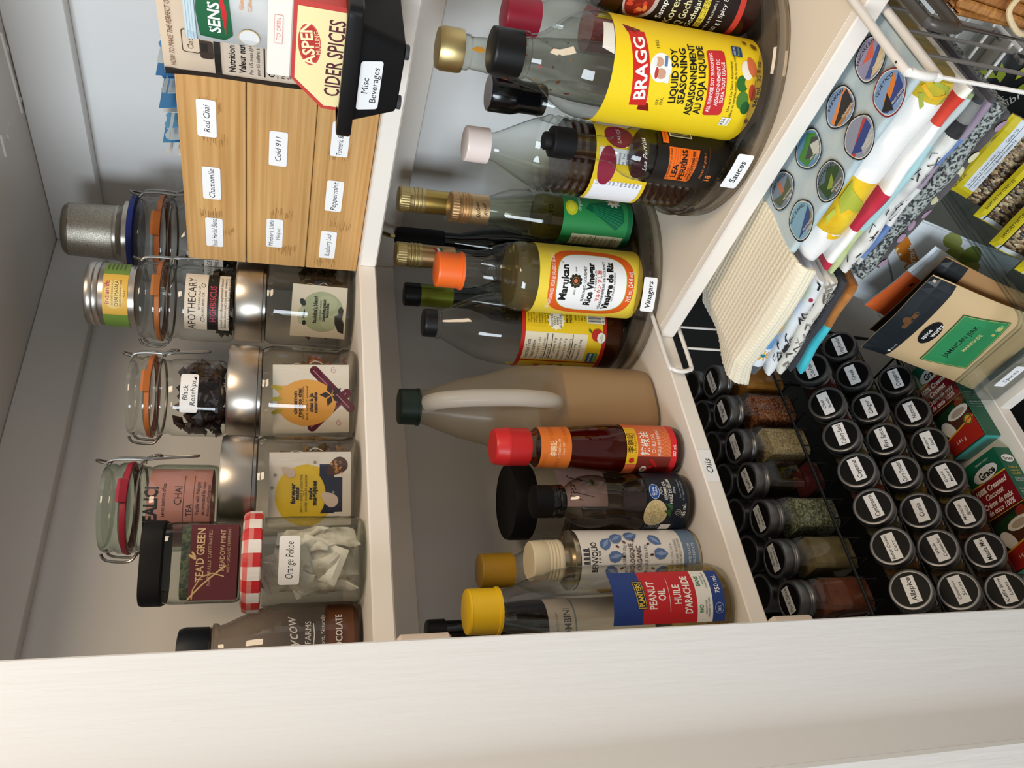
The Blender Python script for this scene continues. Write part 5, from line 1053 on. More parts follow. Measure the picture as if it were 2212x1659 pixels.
# ------------------------------------------------------------------ boxes of creamed coconut lying face up
def coconut(label, x0, x1):
    L = x1 - x0; t = thing('coconut_box', label, 'box', (x0, .661, -.9047))
    MB().bev((0, 0, 0), (L, .0615, .0258), mat('12573F', .4), .0008).build('carton', t)
    S = flat((L / 2, .0308, .0258), (0, -1, 0), (1, 0, 0)); P = Print(S, .0002); k = L / .145
    P.rect(0, 0, .0605, L * .99, '2A1210').rect(0, .056 * k, .0605, .032 * k, '135A42').rect(.0, .0405 * k, .0605, .0028, 'D2A62E').rect(0, .019 * k, .0605, .042 * k, '7E1420').rect(0, -.0035 * k, .0605, .0010, 'C99A34')
    P.ell(.002, .050 * k, .0215, .0098, '1B1B1B', .06).ell(.002, .050 * k, .0208, .0091, 'DAD8D2', .06).text('Grace', .004, .0495 * k, .0090, '111111', w=.027, bold=3, rot=.06).text('• SINCE 1922 •', .004, .0645 * k, .0026, 'CDD6CF', w=.026)
    for s, v, h, w in (('100% Creamed', .0320, .0070, .052), ('Coconut', .0225, .0070, .030), ('Crème de noix', .0125, .0070, .048), ('de coco 100%', .0035, .0070, .044)): P.text(s, .0, v * k, h, 'EFE9DC', w=w, shear=.22, bold=2)
    P.poly([(-.030, -.012 * k), (.030, -.006 * k), (.030, -.022 * k), (.004, -.026 * k), (-.030, -.030 * k)], '16331C').ell(.020, -.012 * k, .008, .006, '8A2A1E', .4)
    for q in range(9): P.line([(.0 + q * .003, -.012 * k), (.006 + q * .0028, -.024 * k)], .0008, '2E5E2E')
    P.ell(.010, -.032 * k, .0185, .0135, '4E2A1E').ell(.011, -.0235 * k, .0185, .0075, 'E6DED0').ell(.011, -.0240 * k, .0125, .0046, 'B9A490')
    P.ell(-.012, -.037 * k, .0095, .0150, '4A2A1E', .5).ell(-.014, -.0365 * k, .0085, .0140, 'D9D2C6', .5)
    P.poly([(-.0302, -.049 * k), (-.006, -.0455 * k), (.0302, -.0400 * k), (.0302, -.0715 * k), (-.0302, -.0715 * k)], 'A8271E').line([(-.030, -.0485 * k), (-.006, -.045 * k), (.030, -.0395 * k)], .0020, 'D9A42E')
    P.ell(.020, -.0405 * k, .0072, .0072, '5A7A3A').ell(.020, -.0405 * k, .0062, .0062, '2A2418').ell(.020, -.0405 * k, .0055, .0055, 'D8A238').line([(.012, -.044 * k), (.018, -.0405 * k), (.022, -.0405 * k), (.029, -.0365 * k)], .0016, 'C23A34')
    P.text('141 g', -.004, -.0585 * k, .0050, 'E6DCCB', w=.016); P.build('print', t)
    S = flat((L / 2, 0, .0129), (0, 0, -1), (1, 0, 0)); P = Print(S, .0003)
    P.ell(0, .056 * k, .0105, .0062, '1B1B1B').ell(0, .056 * k, .0100, .0057, 'E6E4DE').text('Grace', 0, .056 * k, .0046, '111111', w=.015, bold=2)
    P.lines(['Crème de', 'noix de', 'Coco 100%'], 0, .0430 * k, .0030, .0046, 'C9A83A', bold=1, w=.014).lines(['PRODUIT DU', 'SRI LANKA'], 0, .0270 * k, .0022, .0036, 'D5D9D4', w=.014)
    P.lines(['SANS SULFITE', 'SANS AJOUT DE', 'SUCRE AJOUTÉ', '', 'SUGGESTION', "D'UTILISATION", 'Faire dissoudre', '50 g de crème de', 'coco dans de', "l'eau chaude", 'et remuer'], 0, .012 * k, .0020, .0038, 'C6CEC8', w=.019); P.build('side_print', t)
    MB().bev((-.0006, .001, .001), (-.0001, .0605, .0248), mat('3FB0A8', .4), .0001).build('end_flap', t)
    return t
coconut('green and maroon coconut box lying below the moroccan spice jar', .292, .4370)
coconut('green coconut box with turquoise end flap, half under the clear bin corner', .4555, .598)

# ------------------------------------------------------------------ clear bins of packets
def clear_bin(label, x0, x1, y0, y1, z0, z1, word=None):
    t = thing('clear_bin', label, 'bin', (0, 0, 0))
    def ring(i, z, r=.014):
        a, b, c_, d_ = x0 + i, x1 - i, y0 + i, y1 - i; r = r - i * .5; pts = []
        for cx, cy, q in ((b - r, d_ - r, 0), (a + r, d_ - r, 90), (a + r, c_ + r, 180), (b - r, c_ + r, 270)):
            for k in range(6): w_ = radians(q + 18 * k); pts.append((cx + r * cos(w_), cy + r * sin(w_), z))
        return pts
    MB().loft([ring(.006, z0), ring(.004, z0 + .004), ring(.0005, z1 - .006)], G_BIN, (True, False)).build('bin_body', t)
    MB().loft([ring(.0022, z1 - .006), ring(-.0008, z1 - .006), ring(-.0022, z1 - .004), ring(-.0022, z1 - .001), ring(-.0008, z1), ring(.0015, z1), ring(.0025, z1 - .0015), ring(.0025, z1 - .006)], G_BIN, (False, False)).build('rim', t)
    if word:
        o = sticker(flat((x0 + .0020, .588, -.875), (0, -1, 0), (0, 0, 1), (-1, 0, 0)), .0405, .0170, [word], 'sticker', t, th=.0068, lift=.0006); o['label'] = 'white label reading ' + word
        MB().bev((x0 - .0045, y0 + .03, z0 + .060), (x0 + .001, y1 - .03, z0 + .064), G_BIN, .001).build('pull_lip', t)
    return t
clear_bin('clear plastic bin of spice packets, its front labelled for spices', .4920, .805, .4890, .6525, -.9047, -.800, 'Spices')
clear_bin('clear plastic bin of seed bar packs, next to the spice packet bin', .5050, .825, .3050, .4800, -.9047, -.800)
def packet(name, label, cat, O, u, v, w, h, th, m, paint, wob=.0012, seed=1, group=None):
    t = thing(name, label, cat, None, M=frame(O, u, v), group=group)
    pb, S = pillow(w, h, th, m, 12, 14, wob=wob, seed=seed); pb.build('pouch', t)
    P = Print(S, .0004); paint(P, w, h); P.build('print', t); return t
def jerk(P, w, h):
    P.rect(0, h - .0165, w * .985, .033, '1C2126').rrect(.004, h - .017, .030, .0058, .0028, '6A4526').ell(.002, h - .0135, .0052, .0045, '6A4526')
    P.text('Product of BC', -.044, h - .0290, .0020, 'D9D2C4', w=.013).ell(-.0525, h - .0290, .0018, .0018, 'E9E2D4')
    P.ell(-.002, h - .049, .0200, .0098, '111214', .03).text('spice', -.006, h - .0460, .0055, 'F1EEE6', w=.018, bold=1, rot=.05).text('works', .004, h - .0525, .0060, 'F1EEE6', w=.022, bold=1, rot=.05)
    P.poly([(-.047, h - .068), (.040, h - .062), (.052, h - .118), (-.036, h - .128)], '1F6B41').poly([(-.0455, h - .0692), (.0390, h - .0634), (.0505, h - .1170), (-.0350, h - .1268)], 'C9BB62').poly([(-.0449, h - .0697), (.0385, h - .0640), (.0499, h - .1166), (-.0345, h - .1262)], '338A55')
    P.text('JAMAICAN JERK', .002, h - .088, .0064, '10261A', w=.062, rot=.03, bold=1).text('MARINADE', .006, h - .1010, .0050, 'DCC98A', w=.034, rot=.03, bold=1).text('50 g', .040, h - .1110, .0040, 'C2CF9A', w=.011, rot=.03)
V1 = (.045, .009, .134); U1 = (0, -1, -.05)
packet('spice_pouch', 'kraft spice pouch with black header and green label, standing in the spices bin', 'pouch', (.5175, .579, -.884), U1, V1, .134, .166, .016, mat('D3B284', .55), jerk, seed=11)
def kraft(P, w, h): P.rect(0, h - .0165, w * .985, .033, '14181C').rrect(.004, h - .017, .030, .0058, .0028, '3A2A1E').ell(-.002, h - .049, .0200, .0098, '111214', .03)
packet('spice_pouch', 'second kraft pouch with black header, directly behind the green-labelled one', 'pouch', (.541, .572, -.886), (0, -1, -.10), (.045, .010, .134), .134, .152, .010, mat('A87A48', .55), kraft, seed=12)
def orange(P, w, h):
    P.poly([(-w / 2, 0), (w * .08, 0), (w * .12, h), (-w / 2, h)], 'D8622A').poly([(-w / 2, 0), (-w * .02, 0), (-w * .02, h * .72), (-w / 2, h * .62)], 'A82E22').rect(w * .02, h - .018, .007, .003, '2A1A14').rect(w * .30, h - .008, w * .36, .006, 'C3CED8').text('MELANGE', w * .3, h - .03, .006, '6A7A86', w=.03)
packet('seasoning_packet', 'orange and white seasoning packet sticking up behind the black-headed pouches', 'packet', (.5665, .5820, -.872), (0, -1, -.22), (.050, .0, .134), .112, .142, .008, mat('DCE3E8', .35), orange, seed=13, wob=.0018)
def marin(P, w, h):
    P.rect(0, h * .5, w * .97, h * .98, 'D9DEE2').poly([(-w * .32, h * .30), (-w * .16, h * .30), (w * .42, h * .99), (w * .24, h * .99)], 'CF7A22')
    P.text('épices à marinades', .006, h * .655, .0075, 'F3EFE8', w=.090, bold=2, rot=.66)
    P.line([(-w * .42, h * .50), (-w * .05, h * .80), (w * .12, h * .955)], .0026, '8E9296').ell(w * .14, h * .965, .007, .004, 'A9ADB2', .7)
    for u, v, a, b in ((.030, .55, .018, .010), (.046, .48, .016, .011), (.020, .44, .018, .011), (.052, .36, .018, .012), (.030, .30, .020, .012), (.064, .56, .010, .012)): P.ell(u, h * v, a, b, random.choice(['6E7A2A', '848A3A', '5A6A24', '9A9A4A']), random.uniform(-.5, .8))
    P.poly([(-.074, h * .20), (-.046, h * .44), (-.014, h * .34), (-.022, h * .16), (-.052, h * .10)], '26181A').text('Star', -.046, h * .32, .006, '8A8A80', w=.016, rot=.5).text('House', -.040, h * .24, .009, 'A9A69C', w=.030, bold=1, rot=.5).ell(-.068, h * .52, .012, .018, 'B5442A')
random.seed(3)
packet('marinade_bag', 'white marinade spice bag with slanted orange band and green vegetables', 'bag', (.612, .5725, -.890), (0, -1, .0), (.060, 0, .134), .146, .160, .012, mat('D6DBDF', .3), marin, seed=14, wob=.0022)
SEED = speck(('5A4634', '8A7250', 'B59A70', '3A2C22', '9A8460', 'C8B48A', '4A382A', '7A5A3A'), (330, 200, 330), .35, .9, .0016)
def bar(P, w, h):
    P.rect(0, h - .0055, w * .99, .011, 'D8C422').rect(-w / 2 + .004, h * .45, .008, h * .86, 'DCE0E4').rect(-w / 2 + .0006, h * .45, .0014, h * .86, 'D8C422')
    P.text('SAVEURS NATURELLES', -w * .14, h - .0052, .0030, '1E1C10', w=.046, bold=1).rect(0, h - .0117, w * .98, .0013, '1B1A12')
def bar_back(P, w, h):
    P.rect(0, h - .013, w * .99, .026, 'D2BE22').rect(.006, h - .0195, w * .86, .013, 'DDE3EA').rect(.006, h - .0195, w * .84, .0006, '1E1E1E')
    P.text('Calories 130', w * .32, h - .0165, .0028, '1E1E1E', w=.018, bold=1).text('Fat / Lipides 9 g  Saturated / saturés 1 g', -.012, h - .0165, .0022, '1E1E1E', w=.050, bold=1).text('Protein / Protéines 5 g', w * .16, h - .0225, .0022, '1E1E1E', w=.030, bold=1).text('Sodium 20 mg   Potassium 75 mg', -.016, h - .0225, .0022, '1E1E1E', w=.040).text('NATURELLES', -w * .34, h - .0055, .0028, '1E1C10', w=.022, bold=1)
for k, (x, y, zt, fn, lb) in enumerate(((.684, .4085, -.780, bar_back, 'yellow-topped seed bar pack with nutrition panel, rearmost in the clear bin'), (.642, .414, -.800, bar, 'yellow-edged seed bar pack directly in front of the nutrition panel pack'), (.600, .418, -.802, bar, 'yellow-edged seed bar pack, third from the nutrition panel pack'), (.558, .4165, -.812, bar, 'seed bar pack nearest the front wall of the clear bin'))):
    hh = .066; packet('seed_bar_pack', lb, 'snack pack', (x - hh * .66, y, zt - hh * .75), (0, -1, -.02), (.66, 0, .75), .108, hh, .014, SEED, fn, seed=20 + k, wob=.0022, group='seed bar packs in the clear bin')
def leaf(P, w, h):
    P.text('fibres', -.012, h - .030, .011, 'D9DAD6', w=.034, shear=.2, rot=-.5).text('fibre', .006, h - .052, .011, 'C9CAC6', w=.030, shear=.2, rot=-.5)
    for u, v, a, r in ((.018, h - .020, .026, .6), (.026, h - .034, .028, -.2), (.014, h - .044, .026, -.9), (.022, h - .012, .022, 1.6), (-.030, h - .006, .018, 1.2)): P.poly([(u + q * cos(r) - s * sin(r), v + q * sin(r) + s * cos(r)) for q, s in ((0, 0), (a * .35, a * .2), (a, 0), (a * .35, -a * .2))], random.choice(['8A8A24', 'A09A2E', '76801E']))
packet('leaf_packet', 'black packet with olive leaves standing behind the seed bar packs', 'packet', (.738, .372, -.898), (0, -1, 0), (.18, 0, 1), .105, .115, .012, mat('0E1012', .3), leaf, seed=31)

# ------------------------------------------------------------------ basket slung under the middle shelf, with its towels
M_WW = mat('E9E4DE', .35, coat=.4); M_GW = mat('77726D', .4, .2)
def u_hook(mb_name, t, y, xt, m, r=.0026, zt=-.4350, zb=-.4650, skew=0):
    MB().tube(smooth_path([(.70, y, zt), (.64, y, zt), (xt + .016, y + skew * .5, zt), (xt + .003, y + skew, zt - .004), (xt, y + skew, (zt + zb) / 2), (xt + .003, y + skew, zb + .004), (xt + .016, y + skew * .5, zb), (.64, y, zb), (.70, y, zb)], 5), r, m, 10).build(mb_name, t)
t = thing('wire_basket', 'white wire basket hooked under the sauce shelf, full of folded towels', 'basket', (0, 0, 0))
u_hook('hook', t, .6395, .5165, M_WW); u_hook('hook', t, .234, .481, M_WW, .0036)
ZF = -.5835
for x_, z_ in ((.4935, -.4315), (.4885, -.4325), (.4832, -.4345)): MB().lathe([(0, 0), (.0011, .0001), (.0009, .0004), (0, .0005)], mat('2A2623', .7), 9, c=(x_, .2338, z_)).build('paint_chip', t)
for x in (.585, .552): MB().tube([(x, .6395, -.4662), (x, .6395, ZF)], .0015, M_WW, 8).build('hanging_wire', t)
for k, x in enumerate((.484, .515, .55, .585, .62, .655, .69)):
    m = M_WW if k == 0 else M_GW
    pts = [(x, .234, -.4662), (x, .234, ZF + .012), (x - .004, .2345, ZF + .003), (x - .012, .236, ZF + .001), (x - .016, .232, ZF + .006)] if k else [(x, .234, -.4662), (x, .2335, ZF + .030), (x - .003, .234, ZF + .012), (x - .012, .239, ZF + .013), (x - .013, .242, ZF + .004), (x - .005, .239, ZF - .006), (x - .012, .237, ZF - .016)]
    MB().tube(smooth_path(pts, 5), .0017, m, 8).build('hanging_wire', t)
for x in (.56, .59, .62, .66, .70): MB().tube([(x, .231, ZF), (x, .641, ZF)], .0015, M_WW, 8).build('floor_wire', t)
for y in (.231, .641): MB().tube([(.55, y, ZF - .002), (.71, y, ZF - .002)], .0018, M_WW, 8).build('floor_rail', t)
MB().tube([(.705, .231, -.4665), (.705, .641, -.4665)], .0018, M_WW, 8).build('back_rail', t)
def towel(name, label, xf, y0, y1, zt, th, bands, depth=.19, tilt=0, wob=.0016, seed=0, ends=True, sag=0):
    rnd = random.Random(seed); a1, a2, a3 = (rnd.uniform(0, 6) for _ in range(3)); t = thing(name, label, 'towel', (0, 0, 0), 0, 'folded towels in the white wire basket')
    N = 44; r = th / 2; prof = [(depth, 1)] + [(depth * q, 1) for q in (.6, .3, .12)]
    prof += [(r * (1 - cos(q)), .5 + .5 * cos(pi * k / 8)) for k, q in [(k, pi / 2 + (1 - abs(k - 4) / 4 - 1) * pi / 2) for k in range(9)]]
    prof = [(depth, 1), (depth * .6, 1), (depth * .3, 1), (depth * .12, 1)] + [(r - r * sin(pi * k / 8), .5 + .5 * cos(pi * k / 8)) for k in range(9)] + [(depth * .3, 0), (depth, 0)]
    mb = MB(); rings = []
    for j in range(N + 1):
        f_ = j / N; y = y0 + (y1 - y0) * f_; edge = min(f_, 1 - f_); k_ = min(1, .55 + edge * 9) if ends else 1
        dx = wob * (sin(y * 46 + a1) + .6 * sin(y * 110 + a2)); dz = .35 * wob * sin(y * 60 + a3)
        rings.append([(xf + px + dx, y, zt - th + th * (.5 + (pz - .5) * k_) + dz + tilt * (y - y0) - sag * (f_ ** 2) * (1 if px < depth * .5 else .3)) for px, pz in prof])
    n = len(prof); vs = [p for rg in rings for p in rg]; b0 = len(mb.v); mb.v += vs
    for j in range(N):
        yc = y0 + (y1 - y0) * (j + .5) / N; cc = bands[-1][1]
        for lim, c_ in bands:
            if yc < lim: cc = c_; break
        m = mb.m(cc)
        for i in range(n):
            q = (i + 1) % n; mb.f.append([j * n + i, j * n + q, (j + 1) * n + q, (j + 1) * n + i]); mb.mi.append(m)
    mb.f.append(list(range(n))); mb.mi.append(mb.m(bands[0][1])); mb.f.append(list(reversed(range(N * n, N * n + n)))); mb.mi.append(mb.m(bands[-1][1]))
    mb.build('cloth', t, ang=70); return t
def cl(c, d=None): return mat(c, .9, spec=.15, sheen=.2, bump=((900, 900, 900), .5, .0006), var=(d, (40, 40, 40), .4, .65) if d else None)
def fold_surface(xf, y, zt, th):
    """front of the fold: u towards the camera's side (-y), v upwards round the roll"""
    r = th / 2
    def S(u, v, h): a = v / r; return (xf + r - (r + h) * cos(a), y - u, zt - r + (r + h) * sin(a))
    S.du = None; S.dv = r * .2; return S
lay = -.4662
t = towel('tea_towel', 'pale blue tea towel printed with round park badges, topmost under the shelf', .503, .2405, .442, lay, .0080, [(1, cl('B9C6C8', 'A6B9C2'))], wob=.0006, seed=1)
P = Print(flat((0, 0, lay + .0008), (0, -1, 0), (1, 0, 0)), .0004)
BADGE = [(.5155, .405, 'PORT BURWELL', '7FA8BE', [('3A4E86', [(-1, -.9), (1, .3), (1, -1), (-1, -1)]), ('8A8256', [(0, -1), (1, -.1), (1, -1)])], '15181C'), (.5630, .409, 'OUIMET CANYON', '6A7A8A', [('4A5238', [(-1, .1), (-.1, -.2), (1, .3), (1, -1), (-1, -1)]), ('A8664A', [(-.1, .5), (.2, .4), (.1, -.2), (-.2, -.1)])], '15181C'), (.5145, .3575, 'POTHOLES', '5A6E7A', [('2E4A26', [(-1, .5), (-.3, .2), (.2, .6), (1, .2), (1, -1), (-1, -1)]), ('8A9A3A', [(-.4, -.2), (.3, .2), (.1, -.5)]), ('5A5E62', [(.0, -.3), (.9, -.1), (.6, -1), (-.2, -1)])], '15181C'), (.5580, .3120, 'PAKWASH', '7A92B4', [('D8803A', [(-1, -.1), (1, .7), (1, -.1), (-1, -.5)]), ('1C1A1A', [(-1, -.45), (-.2, -.1), (.4, .3), (1, .4), (1, -.7), (-1, -.7)]), ('A8743A', [(-1, -.7), (1, -.7), (.7, -1), (-.7, -1)])], '15181C'), (.5620, .3600, '', '5A86A8', [('3E7A2E', [(-1, .3), (-.2, .4), (.4, .7), (1, .3), (1, -1), (-1, -1)]), ('3A3E3A', [(-.5, -.2), (.5, .3), (.9, -.1), (0, -.6)]), ('B9BDB4', [(.2, .1), (.8, -.2), (.5, -.8), (.1, -.5)])], '15181C'), (.5145, .3115, '', '8A90A4', [('B5403A', [(-1, -.3), (.8, .6), (.9, .3), (-.9, -.6)]), ('2E4486', [(-.8, -.2), (1, .4), (1, -.5), (-.3, -.6)]), ('A9ADB2', [(-.2, -.5), (1, -.2), (.8, -1), (-.3, -1)])], '15181C'), (.5160, .2690, 'QUETICO', '7A9AC4', [('D8803A', [(-.6, -.1), (.7, .5), (.3, -.3)]), ('2E4486', [(-1, -.5), (0, -.2), (1, .3), (1, -1), (-1, -1)]), ('1C1E26', [(-.8, -.3), (-.1, .1), (-.3, -.8)])], '7A1C2A'), (.5590, .2660, 'PANCAKE BAY', '8A86A0', [('C2563A', [(-.5, .2), (.6, .5), (.2, -.1)]), ('344A86', [(-1, -.6), (1, .2), (1, -.2), (-.7, -.9)]), ('C9B48A', [(-.6, -.8), (1, -.1), (.8, -.7), (.2, -1)])], '15181C'), (.6030, .335, '', '3A4A6A', [], '15181C'), (.6030, .385, '', '3A4A6A', [], '15181C'), (.6030, .288, '', '3A4A6A', [], '15181C')]
for k, (x, y, nm, sky, hills, edge) in enumerate(BADGE):
    a, b = .0180, .0205; u0, v0 = -y, x
    if y > .44: a *= .6; u0 -= .002
    g = lambda s: [(u0 + s * a * (cos(q) * (1 + .06 * cos(3 * q + k))), v0 + s * b * sin(q) * (1 + .05 * sin(2 * q + k))) for q in [2 * pi * i / 30 for i in range(30)]]
    P.poly(g(1), edge).poly(g(.93), 'DAD9D0').poly(g(.89), sky)
    for c_, pts in hills:
        q = []
        for px, py in pts:
            L = hypot(px, py); s = min(1, .86 / L) if L > 0 else 1; q.append((u0 + px * s * a, v0 + py * s * b))
        P.poly(q, c_)
    if nm: P.text(nm, u0, v0 + b * .60, .0034, '14171C', w=min(.026, .0033 * len(nm)), bold=1, arc=.022)
    if k < 8: P.text('PROVINCIAL', u0 + a * .25, v0 - b * .50, .0024, 'D5D2C4', w=.016, bold=1).text('PARK', u0 + a * .25, v0 - b * .70, .0024, 'D5D2C4', w=.008, bold=1)
P.build('badge_pattern', t)
z = lay - .0086
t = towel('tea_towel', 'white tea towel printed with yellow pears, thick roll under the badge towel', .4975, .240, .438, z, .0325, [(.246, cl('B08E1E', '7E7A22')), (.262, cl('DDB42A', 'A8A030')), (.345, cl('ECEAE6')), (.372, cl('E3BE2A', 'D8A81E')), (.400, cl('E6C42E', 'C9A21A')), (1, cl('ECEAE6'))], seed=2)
P = Print(fold_surface(.4975, .438, z, .0325), .0012)
P.poly([(.060, -.016), (.075, -.004), (.085, .012), (.092, .016), (.070, .016), (.055, .004)], 'A9B03A').poly([(.030, -.018), (.058, -.018), (.066, .004), (.048, .012), (.030, .004)], 'E8B81E').poly([(.046, .004), (.062, .014), (.050, .016), (.040, .010)], 'B0B648').ell(.040, -.004, .0022, .0026, '6E3A14')
P.build('pear_pattern', t); P = Print(fold_surface(.4975, .438, z, .0325), .0012)
P.line([(.180, .014), (.170, .006), (.172, -.004), (.182, -.008), (.190, -.002), (.192, .010)], .0034, '9AA23A').line([(.186, .016), (.180, .004), (.184, -.006)], .0030, 'D8A81E'); P.build('pear_pattern', t)
z -= .0330
t = towel('tea_towel', 'white tea towel with red and crimson woven bands, below the pear towel', .4955, .244, .447, z, .0092, [(.254, cl('E9E6E0')), (.280, cl('C9382A', 'D24A38')), (.350, cl('EDEBE8')), (.398, cl('B5263E', 'C0344A')), (.436, cl('EDEBE8')), (1, cl('B5263E'))], seed=3)
z -= .0096
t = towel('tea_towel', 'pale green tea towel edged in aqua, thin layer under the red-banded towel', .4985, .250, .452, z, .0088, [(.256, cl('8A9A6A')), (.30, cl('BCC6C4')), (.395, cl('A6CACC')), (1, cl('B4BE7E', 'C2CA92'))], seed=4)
z -= .0092
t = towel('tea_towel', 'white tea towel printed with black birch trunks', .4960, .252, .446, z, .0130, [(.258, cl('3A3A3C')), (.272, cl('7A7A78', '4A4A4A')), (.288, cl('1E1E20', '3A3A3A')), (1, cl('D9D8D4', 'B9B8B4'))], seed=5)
P = Print(fold_surface(.4960, .446, z, .0130), .0010)
random.seed(11)
for k in range(26): u = random.uniform(.01, .15); v = random.uniform(-.006, .006); P.line([(u, v), (u + random.uniform(-.004, .010), v + random.uniform(-.003, .003)), (u + random.uniform(.002, .012), v + random.uniform(-.003, .003))], random.uniform(.0004, .0011), '1C1C1E')
P.build('birch_pattern', t)
z -= .0134
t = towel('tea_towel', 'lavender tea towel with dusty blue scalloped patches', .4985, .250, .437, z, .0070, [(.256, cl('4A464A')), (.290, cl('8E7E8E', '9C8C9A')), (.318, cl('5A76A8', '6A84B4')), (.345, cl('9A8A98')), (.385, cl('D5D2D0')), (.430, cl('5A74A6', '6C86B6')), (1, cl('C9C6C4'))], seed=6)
z -= .0074
t = towel('tea_towel', 'thick grey towel with a fish scale weave pattern', .4955, .254, .452, z, .0185, [(1, mat('9AA09C', .9, var=('2A2E30', (420, 300, 420), .44, .56), bump=((420, 300, 420), .5, .0006)))], seed=7)
z -= .0189
t = towel('tea_towel', 'dark charcoal towel printed with pale leaves, bottom of the pile', .5000, .262, .440, z, .0100, [(1, cl('4A4646', '5E585A'))], seed=8)
P = Print(fold_surface(.5000, .440, z, .0100), .0010)
for k in range(11): P.ell(.008 + k * .016, random.uniform(-.004, .004), .0058, .0022, random.choice(['B9B78A', 'C6C2A0', '9A7E92']), random.uniform(-.3, .5), 14)
P.build('leaf_pattern', t)
zl = -.4825; TL = -.165
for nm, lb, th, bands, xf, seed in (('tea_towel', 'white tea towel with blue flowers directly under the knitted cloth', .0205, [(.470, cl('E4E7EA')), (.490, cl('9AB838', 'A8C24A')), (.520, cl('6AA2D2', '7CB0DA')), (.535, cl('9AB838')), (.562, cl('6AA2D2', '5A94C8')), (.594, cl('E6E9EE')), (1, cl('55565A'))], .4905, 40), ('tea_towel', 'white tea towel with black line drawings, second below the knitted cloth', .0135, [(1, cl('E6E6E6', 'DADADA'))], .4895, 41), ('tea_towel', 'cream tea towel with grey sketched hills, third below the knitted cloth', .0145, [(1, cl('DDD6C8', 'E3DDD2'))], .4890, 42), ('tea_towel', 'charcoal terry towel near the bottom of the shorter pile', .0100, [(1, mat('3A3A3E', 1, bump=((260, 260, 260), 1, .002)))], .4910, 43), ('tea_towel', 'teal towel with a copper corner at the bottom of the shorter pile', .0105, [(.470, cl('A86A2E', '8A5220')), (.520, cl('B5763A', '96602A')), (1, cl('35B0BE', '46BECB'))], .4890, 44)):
    t = towel(nm, lb, xf, .4555, .606 - (seed - 40) * .002, zl, th - .0008, bands, tilt=TL, seed=seed, wob=.0012, depth=.17)
    if seed < 43:
        S0 = fold_surface(xf, .606, zl, th); S = (lambda S0, : (lambda u, v, h: (lambda p: (p[0], p[1], p[2] + TL * (p[1] - .4555)))(S0(u, v, h))))(S0); S.du = None; S.dv = th * .1; P = Print(S, .0014); random.seed(seed)
        if seed == 40:
            for fu in (.034, .078, .100):
                for k in range(9): a = k * .7; P.line([(fu + .003 * cos(a), .002 + .003 * sin(a)), (fu + .0085 * cos(a), .002 + .0075 * sin(a))], .0016, 'E0A83A')
                P.ell(fu, .002, .0026, .0026, '2A7A86')
        else:
            for k in range(16 if seed == 41 else 26):
                u = random.uniform(.01, .14); v = random.uniform(-.006, .006); c_ = '1E1E20' if seed == 41 else random.choice(['8A8680', 'A09A90', '5A5650'])
                P.line([(u, v), (u + random.uniform(.002, .009), v + random.uniform(-.004, .004)), (u + random.uniform(.004, .014), v + random.uniform(-.004, .004))], random.uniform(.0005, .0018), c_)
            if seed == 41: P.ell(.125, .002, .0026, .0018, 'A82E4A').rect(.050, -.002, .012, .006, '2A2A2C').line([(.03, .0), (.04, .004), (.045, -.004)], .001, '1E1E20')
        P.build('print_pattern', t)
    zl -= th + .0012
t = thing('knitted_cloth', 'cream knitted dishcloth draped on the end of the towel pile', 'dishcloth', (0, 0, 0))
mb = MB(); NX, NY = 118, 120; vs = []
for i in range(NX + 1):
    s = i / NX * .150
    for j in range(NY + 1):
        y = .4345 + (.6165 - .4345) * j / NY; f_ = (y - .4345) / .182
        xq = .6100 - s; x = max(xq, .487 - .003 * sin(f_ * 5)); drop = max(0, .487 - xq)
        zt = -.4660 - .092 * (y - .4345) - .012 * max(0, f_ - .82) / .18 * (1 + .4 * sin(s * 40))
        round_ = min(1, max(0, (.500 - xq) / .018)); zt -= round_ ** 2 * .004
        z_ = zt - drop * .62; xo = x - (.006 * (1 - (1 - min(1, drop / .008)) ** 2) if drop > 0 else 0)
        rib = .0013 * abs(sin(pi * s / .0062)) * (.62 + .38 * sin(2 * pi * y / .0052 + (int(s / .0062) % 2) * pi))
        vs.append((xo - (rib if drop > 0 else 0), y + .0012 * sin(s * 90) * (1 if j in (0, NY) else 0), z_ + (rib if drop <= 0 else rib * .4)))
fs = [(i * (NY + 1) + j, (i + 1) * (NY + 1) + j, (i + 1) * (NY + 1) + j + 1, i * (NY + 1) + j + 1) for i in range(NX) for j in range(NY)]
b = len(vs); vs2 = [(x, y, z_ - .0035) if i // (NY + 1) < 98 else (x + .0035, y, z_) for i, (x, y, z_) in enumerate(vs)]
fs += [tuple(b + q for q in reversed(f_)) for f_ in fs]
for j in range(NY): fs.append((NX * (NY + 1) + j, b + NX * (NY + 1) + j, b + NX * (NY + 1) + j + 1, NX * (NY + 1) + j + 1))
for i in range(NX):
    fs.append((i * (NY + 1), b + i * (NY + 1), b + (i + 1) * (NY + 1), (i + 1) * (NY + 1))); q = NY; fs.append((i * (NY + 1) + q, (i + 1) * (NY + 1) + q, b + (i + 1) * (NY + 1) + q, b + i * (NY + 1) + q))
mb.add(vs + vs2, fs, mat('E6DBC2', .95, spec=.1, sheen=.3, bump=((500, 500, 500), .5, .0006))); mb.build('cloth', t, ang=180)

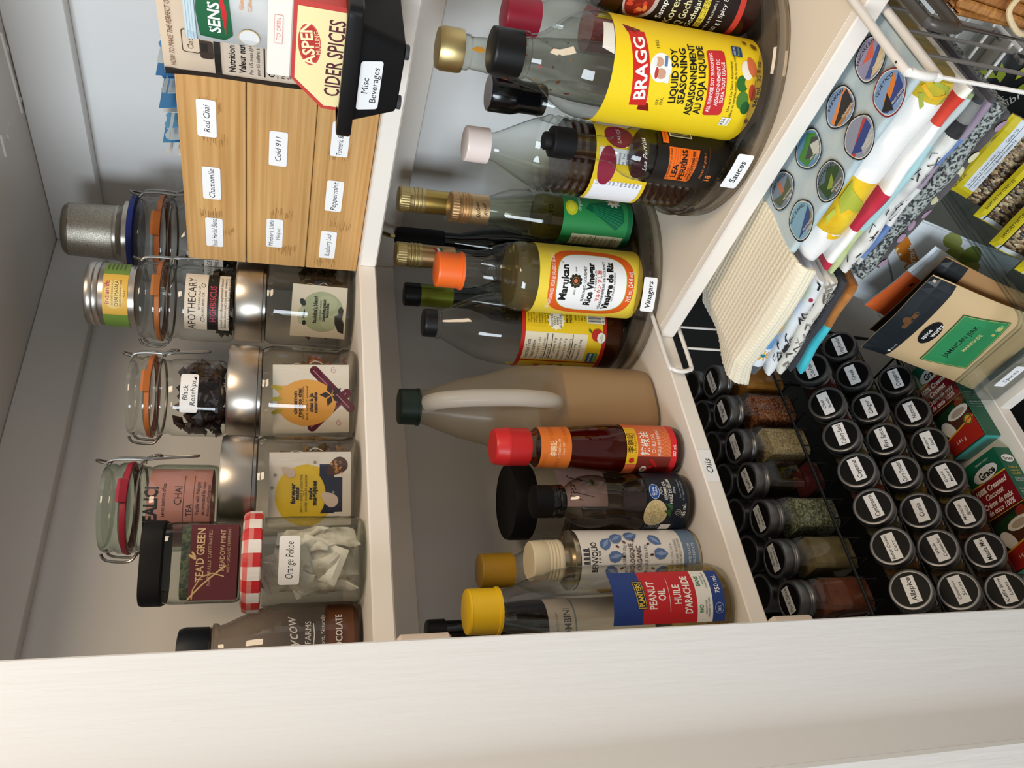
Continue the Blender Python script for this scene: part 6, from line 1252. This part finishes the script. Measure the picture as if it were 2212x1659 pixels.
# ------------------------------------------------------------------ second basket, bamboo basket, tub below
t = thing('wire_basket', 'dark grey wire basket hooked under the shelf beyond the white one', 'basket', (0, 0, 0)); GW = mat('4A4642', .4, .3)
u_hook('hook', t, .2030, .494, GW, .0042); u_hook('hook', t, -.12, .494, GW, .0042)
for x in (.50, .56, .62, .68): MB().tube([(x, -.12, -.4665), (x, -.12, -.5405), (x, .203, -.5405), (x, .203, -.4665)], .0018, GW, 8).build('side_wire', t)
for y in (-.08, -.02, .04, .10, .16): MB().tube([(.49, y, -.5420), (.70, y, -.5420)], .0018, GW, 8).build('floor_wire', t)
t = thing('bamboo_basket', 'slatted bamboo basket tied with twine, in the dark wire basket', 'basket', (0, 0, -.5385))
bm = bamboo_mat('B5793A', '7A4A1E', (40, 40, 40))
for k in range(30):
    MB().bev((0, -.0037, 0), (.0045, .0037, .0740), bamboo_mat(('B5793A', 'A86E34', 'C28846')[k % 3], '7A4A1E', (40, 40, 300)), .0016).build('slat', t).matrix_local = Matrix.Translation((.4960, -.040 + k * .0080, .001 + (k % 2) * .0008)) @ Matrix.Rotation(.22, 4, 'Y')
for z_ in (.014, .058): MB().bev((.5015 + z_ * .225, -.045, z_ - .003), (.5065 + z_ * .225, .196, z_ + .003), bm, .001).build('cross_bar', t)
MB().box((.508, -.044, .0), (.680, .194, .006), bm).build('base', t)
for k in range(18): MB().bev((.508 + k * .0092, .1955, .001), (.516 + k * .0092, .1995, .072), bamboo_mat(('B5793A', 'C28846', 'A86E34')[k % 3], '7A4A1E', (40, 40, 300)), .0016).build('slat', t)
MB().tube(smooth_path([(.4945, .190, .012), (.4880, .194, .030), (.4920, .183, .048), (.4975, .170, .044), (.4990, .155, .052), (.5060, .140, .066), (.5100, .120, .072)], 6), .0021, mat('CDB892', .9, bump=((800, 800, 800), .8, .001)), 8).build('twine', t)
t = thing('dark_block', 'dark grey lidded tub on the floor below the low shelf', 'tub', (.62, .60, -1.4497))  # dark grey block put in so the gap under the shelf stays dark
MB().rsq([(.20, 0), (.215, .01), (.235, .30), (.236, .31)], mat('34363A', .5), seg=40, p=6).build('block_body', t)
MB().rsq([(.242, .302), (.245, .306), (.245, .325), (.23, .335), (.20, .331), (.10, .331)], mat('2C2E32', .45), seg=40, p=6).build('lid', t)
